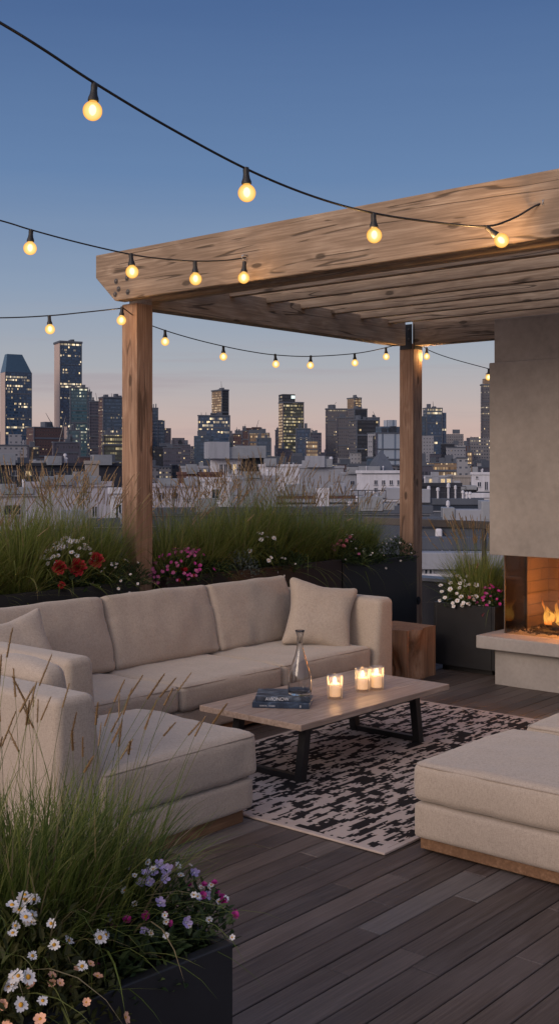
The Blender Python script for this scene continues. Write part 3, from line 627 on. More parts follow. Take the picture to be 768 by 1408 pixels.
for k, (fx, fy, hh, rr) in enumerate(tong):
    vs = []; NN = 12; KK = 16; ph = rf.uniform(0, 6); ly = rf.uniform(-.25, .25)
    for j in range(KK + 1):
        t = j / KK; rad = rr * (math.sin(math.pi * min(1, t * .8 + .2)) ** .9) * (1 - t) ** .55 * 1.5
        cx_ = .02 * math.sin(t * 6 + ph) * t; cy_ = (.028 * math.sin(t * 7 + ph * 1.7) + ly * hh * t) * t
        vs += [(cx_ + rad * .7 * math.cos(a * 2 * math.pi / NN), cy_ + rad * (1 + .3 * math.sin(2 * a + k + t * 6)) * math.sin(a * 2 * math.pi / NN), t * hh) for a in range(NN)]
    f_ = MB().add(vs, [(j * NN + a, j * NN + (a + 1) % NN, (j + 1) * NN + (a + 1) % NN, (j + 1) * NN + a) for j in range(KK) for a in range(NN)]).build('flame', FLM, fp, True)
    f_.location = Vector((fx, fy, .485 + rf.uniform(-.02, .02))) - Vector(fp.location)
lamp((8.94, 4.42, .76), 24, (1, .36, .08), .07, 'fire_light'); lamp((8.90, 3.75, .78), 40, (1, .40, .10), .10, 'fire_light')
#PART3
# ------------------------------------------------------------------ festoon lights
SOCK = MB().lathe([(.008, 0), (.014, .002), (.016, -.012), (.015, -.03), (.018, -.05), (.024, -.066), (.0255, -.078), (.022, -.080), (0, -.080)], 16).mesh('socket', RUBBER, True, 40)
SOCK2 = MB().lathe([(0, .006), (.006, .005), (.008, -.002)], 8).mesh('clip', RUBBER, True)
bp = [(0, -.168)] + [(.044 * math.sin(R(a)), -.124 - .044 * math.cos(R(a))) for a in range(15, 150, 12)] + [(.019, -.084), (.017, -.078)]
BULBG, ntb, bb = M('warm bulb glass'); nb = N(ntb); ntb.nodes.remove(bb)
e1 = nb.n('ShaderNodeEmission'); lw = nb.n('ShaderNodeLayerWeight'); lw.inputs[0].default_value = .45
bx_, by_, bz_ = nb.sep(nb.coord()); dz_ = nb.math('ADD', bz_, .121)
e1.inputs[1].default_value = 1.25; nb.put(e1.inputs[0], nb.ramp(nb.math('MULTIPLY', lw.outputs[1], nb.math('MULTIPLY_ADD', nb.noise(nb.coord(), 30, 2), .3, .85)), [(.05, (1, .76, .28)), (.40, (1, .58, .14)), (.85, (.95, .36, .045))]))
tb_ = nb.n('ShaderNodeBsdfTransparent'); mb_ = nb.n('ShaderNodeMixShader'); mb_.inputs[0].default_value = .75
ntb.links.new(tb_.outputs[0], mb_.inputs[1]); ntb.links.new(e1.outputs[0], mb_.inputs[2]); ntb.links.new(mb_.outputs[0], ntb.nodes['Material Output'].inputs[0])
BULB = MB().lathe(bp, 20).mesh('bulb', BULBG, True)
FIL = MB().lathe([(0, -.146)] + [(.017 * math.sin(R(a)), -.120 - .024 * math.cos(R(a))) for a in range(20, 170, 20)] + [(0, -.097)], 14).mesh('filament', glow('filament glow', [(0, (1, .80, .42)), (1, (1, .86, .55))], 5.0, z0=-.15, z1=-.09), True)
ALUH = plain('zinc hook', (.45, .45, .46), .4, .6)
def festoon(label, pts, bulbs, r=.0055, power=6.5, hook=False):
    P = [at(*p) for p in pts]; t = thing('string_light', label, 'string light', P[len(P) // 2]); c0 = Vector(t.location)
    MB().tube([p - c0 for p in catmull(P, 10)], r, 8).build('cable', RUBBER, t, True)
    if hook:
        h0 = P[-1] - c0 + Vector((-.02, 0, 0)); MB().tube([h0 + Vector((.06, 0, .016)), h0 + Vector((0, 0, .016)), h0 + Vector((-.022, 0, .006)), h0 + Vector((-.022, 0, -.014)), h0 + Vector((0, 0, -.022)), h0 + Vector((.01, 0, -.010))], .0055, 6).build('hook', ALUH, t, True)
    for (x, y, d, tilt, sc_, lit) in bulbs:
        k = link('socket', SOCK, t); k.location = at(x, y, d) - c0; k.scale = (sc_,) * 3
        k.matrix_local = Matrix.Translation(at(x, y, d) - c0) @ Matrix.Rotation(YAW - R(90), 4, 'Z') @ Matrix.Rotation(R(tilt), 4, 'Y') @ Matrix.Scale(sc_, 4)
        link('clip', SOCK2, k); b = link('bulb', BULB, k); f = link('filament', FIL, k)
        wp = t.matrix_world @ Vector((0, 0, 0))
        if lit: lamp(at(x, y, d) + Vector((-.02, 0, -.122 * sc_)), power * lit, r=.03)
    return t
festoon('thick black festoon cable sweeping across open sky down to the fascia beam, four big bulbs', [(-150, -55, 3.7), (0, 31, 4.25), (60, 68, 4.5), (130, 114, 4.75), (230, 174, 5.1), (338, 232, 5.4), (430, 270, 5.7), (513, 293, 6.0), (600, 306, 6.25), (668, 311, 6.4), (705, 300, 6.5), (735, 283, 6.52), (750, 279, 6.54)],
        [(130, 115, 4.75, 4, .94, 0), (338, 231, 5.4, -2, .98, 0), (513, 294, 6.0, -2, .94, 1), (668, 312, 6.38, -48, .94, 1.5)], .0062, hook=True)
festoon('middle festoon cable crossing to a hook on the fascia beam, four bulbs', [(-120, 272, 6.4), (0, 303, 6.8), (43, 316, 7.0), (110, 334, 7.2), (181, 350, 7.4), (225, 356, 7.6), (268, 359, 7.75), (310, 358, 7.95), (338, 354, 8.02)],
        [(43, 316, 7.0, 3, .94, 0), (180, 349, 7.4, -4, .97, 0), (268, 360, 7.75, -2, .97, .6), (336, 360, 7.90, 3, .92, 1)], .0050, hook=True)
festoon('short festoon cable ending at the head of the planter-side post with two bulbs', [(-140, 437, 8.2), (0, 437, 8.5), (68, 434, 8.65), (120, 429, 8.75), (166, 424, 8.82)],
        [(68, 434, 8.65, -3, .86, 0), (168, 422, 8.80, 3, .86, 1)], .0048)
festoon('swagged festoon cable hanging between the two timber posts with six bulbs', [(170, 424, 8.82), (196, 442, 9.2), (226, 454, 9.6), (266, 466, 10.0), (307, 476, 10.4), (342, 483, 10.7), (378, 488, 11.0), (426, 490, 11.35), (488, 486, 11.6), (530, 478, 11.8), (552, 471, 11.85)],
        [(227, 454, 9.6, 0, .80, 0), (307, 476, 10.4, 0, .80, 0), (378, 487, 11.0, -4, .80, 0), (427, 489, 11.35, 3, .80, 0), (487, 486, 11.6, -2, .80, 0), (530, 478, 11.8, -2, .78, .5)], .0046)
festoon('festoon cable running from the bracketed post behind the chimney with two bulbs', [(579, 474, 12.0), (590, 482, 12.15), (620, 493, 12.4), (671, 507, 12.8), (720, 520, 13.2)],
        [(586, 478, 12.1, 0, .78, 1.2), (671, 507, 12.8, 0, .80, 0)], .0046)
# faint warm spill of lit bulbs on the post heads and fascia
# ------------------------------------------------------------------ planters
def planter(label, x0, x1, y0, y1, z0, z1, mat):
    t = thing('planter', label, 'planter', ((x0 + x1) / 2, (y0 + y1) / 2, 0)); hx, hy, th = (x1 - x0) / 2, (y1 - y0) / 2, .035
    MB().box(-hx, hx, -hy, -hy + th, z0, z1, c=.004).box(-hx, hx, hy - th, hy, z0, z1, c=.004).box(-hx, -hx + th, -hy + th + .001, hy - th - .001, z0, z1 - .0005).box(hx - th, hx, -hy + th + .001, hy - th - .001, z0, z1 - .0005).box(-hx + .01, hx - .01, -hy + .01, hy - .01, z0 + .01, z0 + .03).build('box', mat, t)
    s = MB(); NX, NY = max(6, int(hx * 20)), 8
    s.add([((-hx + th) + (2 * hx - 2 * th) * i / NX, (-hy + th) + (2 * hy - 2 * th) * j / NY, z1 - .05 + noise.noise(Vector((i * .7, j * .7, hx * 9))) * .02) for j in range(NY + 1) for i in range(NX + 1)], [(j * (NX + 1) + i, j * (NX + 1) + i + 1, (j + 1) * (NX + 1) + i + 1, (j + 1) * (NX + 1) + i) for j in range(NY) for i in range(NX)])
    s.build('soil', SOIL, t, True)
    if z0 > .02: MB().box(-hx + .06, hx - .06, -hy + .06, hy - .06, .0, z0 + .005).build('foot', STEEL, t)
    return t
PZ = .97
planter('long charcoal planter with red blooms and grasses behind the sofa end', 3.2, 5.95, 6.56, 7.10, .0, PZ, PLANT)
planter('glow-tinted planter of pink blooms and tall grasses between the timber posts', 6.27, 8.585, 6.58, 7.10, .0, PZ, PLANTB)
planter('charcoal planter with trailing green plants touching the rear timber post', 8.60, 9.87, 6.57, 7.10, .0, .93, PLANT)
planter('square charcoal planter with white and pink flowers beside the fireplace', 8.75, 9.36, 5.00, 5.64, .05, .62, PLANT)
FC = Vector((2.27, 2.12, 0)); FA = R(-5.6); FU = Vector((-math.cos(FA), -math.sin(FA), 0)); FV = Vector((-math.sin(FA), math.cos(FA), 0))
def fpt(a, b_, z): return FC + FU * a + FV * b_ + Vector((0, 0, z))
fpl = planter('low charcoal planter full of daisies and grass at the bottom of the view', -.95, .95, -.30, .30, .0, .55, PLANT)
fpl.location = fpt(.95, .30, 0); fpl.rotation_euler.z = FA

# ------------------------------------------------------------------ plants
def blade_into(m, base, az, L, lean, bend, wd, rng, seg=5, mi=0):
    """one grass blade: starts at lean from vertical, bends further outward along its length"""
    p = Vector(base); ang = lean; d = Vector((math.cos(az), math.sin(az), 0)); side = Vector((-d.y, d.x, 0)); tw = rng.uniform(-.5, .5)
    vs = []; st = L / seg
    for i in range(seg + 1):
        t = i / seg; w_ = wd * (1 - t ** 1.7) * (.55 + .9 * min(1, t * 3) * .5)
        s2 = (side * math.cos(tw) + d * math.sin(tw) * .6)
        if i < seg: vs += [p - s2 * w_ / 2, p + s2 * w_ / 2]
        else: vs += [p]
        if i < seg: p = p + (d * math.sin(ang) + Vector((0, 0, 1)) * math.cos(ang)) * st; ang += bend / seg * (.4 + 1.2 * t)
    fs = [(2 * i, 2 * i + 1, 2 * i + 3, 2 * i + 2) for i in range(seg - 1)] + [(2 * seg - 2, 2 * seg - 1, 2 * seg)]
    m.add(vs, fs, mi); return p, d, ang
def stalk_into(m, base, az, L, lean, bend, r, seg=6, mi=0):
    p = Vector(base); ang = lean; d = Vector((math.cos(az), math.sin(az), 0)); pts = [p.copy()]
    for i in range(seg):
        p = p + (d * math.sin(ang) + Vector((0, 0, 1)) * math.cos(ang)) * (L / seg); ang += bend / seg * (.3 + 1.4 * i / seg); pts.append(p.copy())
    m.tube(pts, r, 3, mi, r * .5, False); return p, d, ang
def plume_into(m, p, d, ang, L, r, rng, mi=0, hairs=34):
    ax = (d * math.sin(ang) + Vector((0, 0, 1)) * math.cos(ang)).normalized(); n1 = ax.orthogonal().normalized(); n2 = ax.cross(n1)
    m.tube([p, p + ax * L * .15, p + ax * L * .5, p + ax * L * .85, p + ax * L], r * .42, 5, mi, r * .2)
    for h in range(hairs):
        t = (h + rng.random()) / hairs; a = rng.uniform(0, 6.283); rad = r * (math.sin(math.pi * (t * .85 + .1)) ** .7)
        o = n1 * math.cos(a) + n2 * math.sin(a); q = p + ax * (t * L); tip = q + o * rad * 1.15 + ax * L * .085; sd = ax.cross(o) * r * .22
        m.add([q - sd, q + sd, tip], [(0, 1, 2)], mi)
def grass(label, loc, sx, sy, n, L, plumes, seed, mat, pmat, group, lean=.55, wd=.009, pl=(.10, .012), pf=1.25, plc=None, name='ornamental_grass', sink=.0):
    rng = random.Random(seed); t = thing(name, label, 'grass', loc, 0, group); m = MB()
    for i in range(n):
        a = rng.uniform(0, 6.283); q = math.sqrt(rng.random()); b = Vector((math.cos(a) * q * sx, math.sin(a) * q * sy, -.02))
        az = a + rng.gauss(0, .7); ln = abs(rng.gauss(0, lean * .55)) * (.35 + .8 * q); Lb = L * rng.uniform(.5, 1.08) * (1 - .12 * q)
        wild = rng.random() < .10
        blade_into(m, b, az, Lb * (1.22 if wild else 1), ln + (.25 if wild else 0), rng.uniform(.15, 1.25) * (.5 + lean) * (1.5 if wild else 1), wd * rng.uniform(.6, 1.2), rng, 7)
    tag(m.build('foliage', mat, t), kind='stuff')
    m = MB(); hd = MB()
    for i in range(plumes):
        a = rng.uniform(0, 6.283); q = math.sqrt(rng.random()); b = Vector((math.cos(a) * q * sx * .8, math.sin(a) * q * sy * .8, -.02))
        az = a + rng.gauss(0, .6); p, d, ang = stalk_into(m, b, az, L * pf * rng.uniform(.78, 1.08), abs(rng.gauss(0, lean * .40)) * (.3 + .7 * q), rng.uniform(.1, .55), .0013)
        plume_into(hd, p, d, ang + .05, pl[0] * rng.uniform(.6, 1.15), pl[1] * rng.uniform(.8, 1.15), rng)
    m.build('stalk', mat if plc is None else plc, t); tag(hd.build('seed_head', pmat, t), kind='stuff')
    return t
def leaf_into(m, p, ax, nrm, L, W, mi=0):
    ax = ax.normalized(); s = ax.cross(nrm); s = s.normalized() if s.length > 1e-4 else ax.orthogonal().normalized(); up = s.cross(ax).normalized()
    q = [p, p + ax * L * .3 + s * W * .42 + up * L * .05, p + ax * L * .65 + s * W * .38 + up * L * .03, p + ax * L - up * L * .1, p + ax * L * .65 - s * W * .38 + up * L * .03, p + ax * L * .3 - s * W * .42 + up * L * .05, p + ax * L * .5 - up * L * .02]
    m.add(q, [(0, 1, 6), (1, 2, 6), (2, 3, 6), (3, 4, 6), (4, 5, 6), (5, 0, 6)], mi)
def rdir(rng, up=.4):
    a = rng.uniform(0, 6.283); z = rng.uniform(-.3, 1) * .7 + up * .5; return Vector((math.cos(a), math.sin(a), z)).normalized()
def mound(m, rng, n, sx, sy, sz, L, W, stems=30, smi=0):
    for i in range(n):
        a = rng.uniform(0, 6.283); el = math.asin(rng.random()); q = .45 + .55 * rng.random() ** .5
        q *= 1 + .22 * noise.noise(Vector((math.cos(a) * 1.8, math.sin(a) * 1.8, el * 2 + sx * 31)))
        o = Vector((math.cos(a) * math.cos(el), math.sin(a) * math.cos(el), math.sin(el)))
        p = Vector((o.x * sx * q, o.y * sy * q, o.z * sz * q)); d = (o * .7 + rdir(rng) * .9); l = L * rng.uniform(.6, 1.25)
        leaf_into(m, p, d, Vector((rng.gauss(0, .4), rng.gauss(0, .4), 1)), l, W * rng.uniform(.7, 1.2))
    for i in range(stems):
        a = rng.uniform(0, 6.283); el = rng.uniform(.1, 1.4); o = Vector((math.cos(a) * math.cos(el) * sx, math.sin(a) * math.cos(el) * sy, math.sin(el) * sz)) * .85
        m.tube([(0, 0, -.03), o * .5 + Vector((0, 0, sz * .18)), o], .0016, 4, smi, .0008, False)
def flower_mesh(name, r, n, mats, cr=.28, petal_w=.5, cup=.25, lay=1, seed=0):
    m = MB(); rng = random.Random(seed)
    for l in range(lay):
        for k in range(n):
            a = 2 * math.pi * (k + .5 * l) / n + rng.gauss(0, .06); d = Vector((math.cos(a), math.sin(a), 0)); s = Vector((-d.y, d.x, 0)); rr = r * rng.uniform(.80, 1.10) * (1 - .25 * l if lay < 5 else 1 - .15 * l); w_ = petal_w * r * (1 - (.2 if lay < 5 else .1) * l); cz = cup * r * (1 + (1.2 if lay < 5 else .9) * l) + rng.gauss(0, .03) * r
            q = [d * r * .1 + Vector((0, 0, .02 * r)), d * rr * .5 + s * w_ * .42 + Vector((0, 0, cz * .45)), d * rr * .86 + s * w_ * .36 + Vector((0, 0, cz * .8)), d * rr + Vector((0, 0, cz * .85)), d * rr * .86 - s * w_ * .36 + Vector((0, 0, cz * .8)), d * rr * .5 - s * w_ * .42 + Vector((0, 0, cz * .45)), d * rr * .55 + Vector((0, 0, cz * .42))]
            m.add(q, [(0, 1, 6), (1, 2, 6), (2, 3, 6), (3, 4, 6), (4, 5, 6), (5, 0, 6)], 0)
    me_p = m.mesh(name, mats[0], True)
    c = MB().lathe([(cr * r, 0.01 * r), (cr * r * .95, .10 * r), (cr * r * .6, .20 * r), (0, .24 * r)], 10); me_c = c.mesh(name + '_centre', mats[1], True)
    return me_p, me_c
def joined(pair, name):                       # small far flowers: petals and centre in one mesh
    bm = bmesh.new(); bm.from_mesh(pair[0]); k = len(bm.faces); bm.from_mesh(pair[1]); bm.faces.ensure_lookup_table()
    for f in bm.faces[k:]: f.material_index = 1
    me = bpy.data.meshes.new(name); bm.to_mesh(me); bm.free(); me.materials.append(pair[0].materials[0]); me.materials.append(pair[1].materials[0]); return me
def orient(n): return Vector(n).to_track_quat('Z', 'Y').to_matrix().to_4x4()
DAISY = flower_mesh('flower', .026, 12, (WHITE, YEL), .30, .42, .10, 1, 1); DAISY2 = flower_mesh('flower', .024, 9, (WHITE, YEL), .32, .55, .22, 1, 2)
WARMLITF = flower_mesh('flower', .024, 7, (PEACH, YEL), .22, .75, .30, 1, 3)
MAGF = flower_mesh('flower', .015, 6, (MAG, RED), .22, .9, .45, 2, 4); LILF = flower_mesh('flower', .019, 5, (LILAC, WHITE), .18, .9, .7, 1, 5)
fW = joined(flower_mesh('flower', .022, 9, (WHITE, YEL), .25, .6, .3, 1, 6), 'flower'); fP = joined(flower_mesh('flower', .017, 6, (PINK, ROSE), .25, .9, .4, 1, 7), 'flower'); fM = joined(flower_mesh('flower', .017, 6, (MAG, PINK), .25, .9, .4, 1, 8), 'flower')
fR = joined(flower_mesh('flower', .02, 7, (ROSE, WHITE), .2, .9, .5, 2, 9), 'flower'); fL = joined(flower_mesh('flower', .017, 5, (LILAC, WHITE), .2, .9, .5, 1, 10), 'flower'); fWs = joined(flower_mesh('flower', .012, 6, (WHITE, YEL), .3, .8, .3, 1, 12), 'flower')
fB = joined(flower_mesh('flower', .072, 17, (RED, RED), .15, .46, .22, 6, 11), 'flower')
def plant(name, label, cat, loc, size, nleaf, leaf, mat, flowers, seed, group=None, face=None, out=1.06, bush=True, fsc=1.0):
    rng = random.Random(seed); t = thing(name, label, cat, loc, 0, group); m = MB(); sx, sy, sz = size
    mound(m, rng, nleaf, sx, sy, sz, *leaf); 
    fpos = []
    for me, n_, zlo in flowers:
        for k in range(n_):
            a = rng.uniform(0, 6.283); el = rng.uniform(zlo, 1.45)
            if face is not None and math.cos(a - face) < -.35: a += math.pi
            o = Vector((math.cos(a) * math.cos(el), math.sin(a) * math.cos(el), math.sin(el))); q = out * rng.uniform(.94, 1.12)
            p = Vector((o.x * sx * q, o.y * sy * q, o.z * sz * q)); nr = (o + Vector((-FW.x, -FW.y, .3)) * .7 + rdir(rng) * .65); fpos.append((me, p, nr, rng.uniform(.75, 1.2) * fsc))
            m.tube([p * .45, p - nr.normalized() * .004], .001, 3, 0, .0007, False)
    tag(m.build('foliage', mat, t), kind='stuff')
    for me, p, nr, s in fpos:
        pr = me if isinstance(me, tuple) else (me,)
        o = link('flower', pr[0], t); o.matrix_local = Matrix.Translation(p) @ orient(nr) @ Matrix.Rotation(rng.uniform(0, 6.28), 4, 'Z') @ Matrix.Scale(s, 4)
        if len(pr) > 1: link('flower_centre', pr[1], o)
    return t
TOCAM = YAW + math.pi
GB = 'tall fountain grasses in the planters behind the sofa'
# left planter
for k, (x, lab) in enumerate(((4.62, 'tall feathery grass clump at the far end of the charcoal sofa planter'), (5.02, 'grass clump left of the white and red blooms'), (5.40, 'dense grass clump behind the white and red blooms'), (5.74, 'grass clump between the red blooms and the timber post'))):
    grass(lab, (x, 6.84, PZ - .05), .16, .12, 1350, .66 + .20 * ((k * 7) % 4) / 3, 95, 100 + k, GRASS, DRY, GB, .85, .0095, (.12, .0085), 1.10)
plant('flowering_plant', 'three big red blooms with broad leaves in the charcoal planter', 'flowers', (5.33, 6.64, PZ - .04), (.24, .10, .13), 110, (.075, .065), LEAF, [], 120)
rp = [o for o in C.objects if o.get('label', '').startswith('three big red')][0]
for dx, dz, s in ((-.17, .20, .80), (.0, .19, 1.0), (.18, .23, .9), (-.15, .07, .4)):
    o = link('flower', fB, rp); o.matrix_local = Matrix.Translation((dx, -.08, dz)) @ orient((-FW.x, -FW.y, .25)) @ Matrix.Scale(s, 4)
plant('flowering_plant', 'white daisies clustered above the three red blooms', 'flowers', (5.36, 6.66, PZ - .02), (.32, .12, .33), 170, (.03, .012), LEAF, [(fW, 46, .6)], 121, face=TOCAM)
plant('flowering_plant', 'trailing plant dotted with tiny white flowers at the foot of the timber post', 'flowers', (5.80, 6.60, PZ - .04), (.26, .14, .19), 620, (.06, .008), LEAF, [(fWs, 30, -.2)], 122, face=TOCAM)
# planter in glow-tinted brown
for k, (x, lab) in enumerate(((6.52, 'bleached grass clump rising right beside the timber post'), (6.95, 'grass clump behind the pink flower mound'), (7.38, 'grass clump above the silver leaved plant'), (7.82, 'grass clump behind the white flower stems'), (8.24, 'broad arching grass clump near the end of the glow-tinted planter'))):
    grass(lab, (x, 6.84, PZ - .05), .16, .12, 1350, .68 + .20 * ((k * 5) % 4) / 3, 105, 110 + k, GRASS, DRY, GB, .85, .0095, (.12, .0085), 1.10)
plant('flowering_plant', 'mound of small pink and magenta flowers beside the timber post', 'flowers', (6.54, 6.66, PZ - .06), (.34, .17, .25), 520, (.04, .016), LEAF, [(fP, 52, .05), (fM, 34, .25)], 130, face=TOCAM)
plant('flowering_plant', 'few red flowers under the pink mound', 'flowers', (6.50, 6.57, PZ - .05), (.16, .07, .10), 70, (.04, .02), LEAF, [(joined(flower_mesh('flower', .02, 8, (RED, RED), .2, .9, .5, 2, 14), 'flower'), 6, .0)], 131, face=TOCAM)
plant('trailing_plant', 'small leafy plant trailing over the glow-tinted planter edge', 'plant', (6.88, 6.62, PZ - .05), (.17, .14, .16), 300, (.04, .016), LEAF, [], 132)
plant('silver_plant', 'silvery green bushy plant in the glow-tinted planter', 'plant', (7.20, 6.64, PZ - .06), (.20, .15, .21), 520, (.034, .013), SILVER, [], 133)
plant('flowering_plant', 'dark leafy plant with a few white flowers on long stems', 'flowers', (7.52, 6.66, PZ - .05), (.26, .15, .30), 420, (.045, .015), LEAF, [(fW, 11, .35)], 134, face=TOCAM, out=1.15)
plant('trailing_plant', 'dark trailing plant with pale buds hanging over the glow-tinted planter', 'plant', (7.86, 6.58, PZ - .05), (.20, .13, .14), 320, (.05, .010), LEAF, [(fWs, 7, -.3)], 135, face=TOCAM)
# rear charcoal planter
for k, (x, lab, ll) in enumerate(((8.72, 'arching grass clump with pink flowers in front of it', .60), (9.25, 'last grass clump before the rear timber post', .50))):
    grass(lab, (x, 6.88, .88), .17, .13, 1300, ll + .14, 60, 140 + k, GRASS, DRY, GB, .85, .0095, (.12, .0085), 1.1)
plant('flowering_plant', 'small cluster of rose pink flowers in the arching grass', 'flowers', (8.78, 6.64, .90), (.26, .14, .26), 320, (.07, .007), LEAF, [(fR, 9, .35), (fP, 8, .4), (fWs, 6, .2)], 150, face=TOCAM)
plant('trailing_plant', 'narrow leaved plant spilling over the rear charcoal planter', 'plant', (8.95, 6.58, .89), (.30, .16, .14), 420, (.09, .006), LEAF, [(fWs, 8, -.3)], 151, face=TOCAM)
plant('flowering_plant', 'dark bush with tiny white buds leaning on the rear timber post', 'flowers', (9.62, 6.66, .88), (.27, .16, .24), 480, (.05, .013), LEAF, [(fWs, 16, .0)], 152, face=TOCAM)
# square planter by the fireplace
grass('bleached feathery grass clump standing next to the fireplace hood', (9.08, 5.36, .58), .20, .20, 1900, .62, 110, 160, GRASS, DRY, None, .72, .009, (.11, .010), 1.22)
plant('flowering_plant', 'mound of white flowers in the square planter by the fireplace', 'flowers', (8.93, 5.42, .57), (.22, .25, .25), 480, (.04, .014), LEAF, [(fW, 46, .1)], 161, face=TOCAM)
plant('flowering_plant', 'bunch of magenta flowers in the square planter nearest the glass', 'flowers', (8.92, 5.13, .57), (.13, .15, .20), 220, (.035, .014), LEAF, [(fM, 26, .2), (fP, 10, .2)], 162, face=TOCAM)
plant('trailing_plant', 'sprig of pale pink flowers hanging down the square planter face', 'plant', (8.76, 5.26, .60), (.07, .14, .09), 90, (.03, .012), LEAF, [(fR, 4, -.6), (fWs, 5, -.4)], 163, face=TOCAM)

# foreground planter
GF = 'grasses of the low planter at the bottom of the view'
FZ = .50
for k, (a_, n_, pl_, lab) in enumerate(((.24, 900, 16, 'green grass clump with golden foxtails nearest the corner of the low planter'), (.44, 1300, 24, 'dense fresh grass clump with many golden foxtails behind the daisies'), (.66, 900, 22, 'grass clump with tall foxtails at the cut off end of the low planter'))):
    grass(lab, fpt(a_, .33, FZ), .17, .13, n_, (.56, .62, .66)[k], pl_, 170 + k, GRASSD, DRYF, GF, .78, .0088, (.085, .0075), 1.24, name='foxtail_grass')
plant('flowering_plant', 'white daisies with yellow centres at the near end of the low planter', 'flowers', fpt(.62, .12, FZ - .06), (.30, .16, .33), 900, (.045, .02), LEAFO, [(DAISY, 34, .40), (DAISY2, 22, .2)], 180, face=TOCAM, fsc=.70)
plant('flowering_plant', 'flowers coloured as if in warm light, drooping over the front of the low planter', 'flowers', fpt(.58, .04, FZ - .05), (.26, .12, .17), 420, (.04, .018), LEAFO, [(WARMLITF, 26, -.1)], 181, face=TOCAM, fsc=.62)
plant('flowering_plant', 'dark leafy plant with scattered magenta flowers in the low planter', 'flowers', fpt(.22, .15, FZ - .03), (.22, .14, .16), 520, (.055, .024), LEAF, [(MAGF, 11, .3)], 182, face=TOCAM, fsc=.9)
plant('flowering_plant', 'lilac and white flowers on thin stems at the outer corner of the low planter', 'flowers', fpt(.11, .20, FZ - .01), (.19, .15, .25), 460, (.035, .013), LEAF, [(LILF, 24, .4), (fWs, 24, .4)], 183, face=TOCAM, fsc=.85)
plant('flowering_plant', 'small magenta flowers reaching past the corner of the low planter', 'flowers', fpt(.02, .14, FZ + .01), (.13, .13, .15), 300, (.035, .015), LEAF, [(MAGF, 9, .1), (fWs, 5, .2)], 184, face=-.4, fsc=.8)
#PART4
# ------------------------------------------------------------------ the city
CR = YAW - R(90)                      # heading of the photo's horizontal
STY = {
 'navy':   facade('navy curtain wall', (.040, .068, .120), (.028, .060, .115), 2.67, 1.29, .07, 0.24, 0.84, .16, 1.0),
 'dusk':   facade('dusk curtain wall', (.048, .075, .115), (.042, .075, .125), 2.67, 1.49, .10, 0.30, 0.80, .09, .9),
 'teal':   facade('teal curtain wall', (.055, .10, .13), (.05, .105, .14), 2.74, 1.09, .05, 0.38, 0.86, .09, 1.0, warm=(.85, .85, .6)),
 'gold':   facade('lit office wall', (.050, .055, .052), (.055, .07, .055), 2.60, 1.29, .10, 0.30, 0.80, .62, .35, warm=(.95, .72, .30), strength=1.0),
 'brown':  facade('brown grid wall', (.095, .095, .112), (.04, .05, .075), 2.46, 1.49, .22, 0.36, 0.74, .13, .5),
 'brick':  facade('dusk brick wall', (.085, .052, .055), (.03, .033, .045), 2.33, 1.78, .28, 0.38, 0.68, .17, .4),
 'mauve':  facade('mauve slab wall', (.075, .075, .105), (.04, .05, .075), 2.46, 1.19, .16, 0.33, 0.74, .07, .4),
 'flats':  facade('flats wall', (.17, .17, .19), (.045, .055, .075), 2.12, 1.69, .24, 0.36, 0.74, .16, .3),
 'pale':   facade('pale panel wall', (.27, .28, .315), (.07, .085, .115), 2.39, 2.08, .30, 0.38, 0.66, .09, .3),
 'black':  facade('black glass wall', (.018, .023, .034), (.014, .022, .038), 2.67, 1.69, .12, 0.28, 0.76, .11, .3),
 'fin':    facade('ribbed pale wall', (.34, .40, .48), (.10, .14, .20), 60, 6.5, .42, .0, 1.0, .0, 0),
 'sunlit': facade('painted sunset wall', (.50, .40, .36), (.42, .32, .28), 2.67, 1.98, .3, 0.53, 0.54, .0, 0),  # sunset light on tower sides put into a pale wall colour
 'crown':  facade('lit crown wall', (.20, .15, .11), (.18, .12, .07), 2.33, 1.19, .15, 0.28, 0.79, .75, .2, warm=(1, .62, .28), strength=.9),
}
ROOFM = plain('roof membrane', (.075, .09, .12), .85, 0, .2, .05, 0)
PALEROOF = plain('pale roof coat', (.30, .32, .38), .8, 0, .15, .15, 0)
ALU = plain('roof plant metal', (.24, .26, .29), .5, .2, .15, .6, 0)
ANT = plain('antenna metal', (.08, .08, .09), .5, .4)
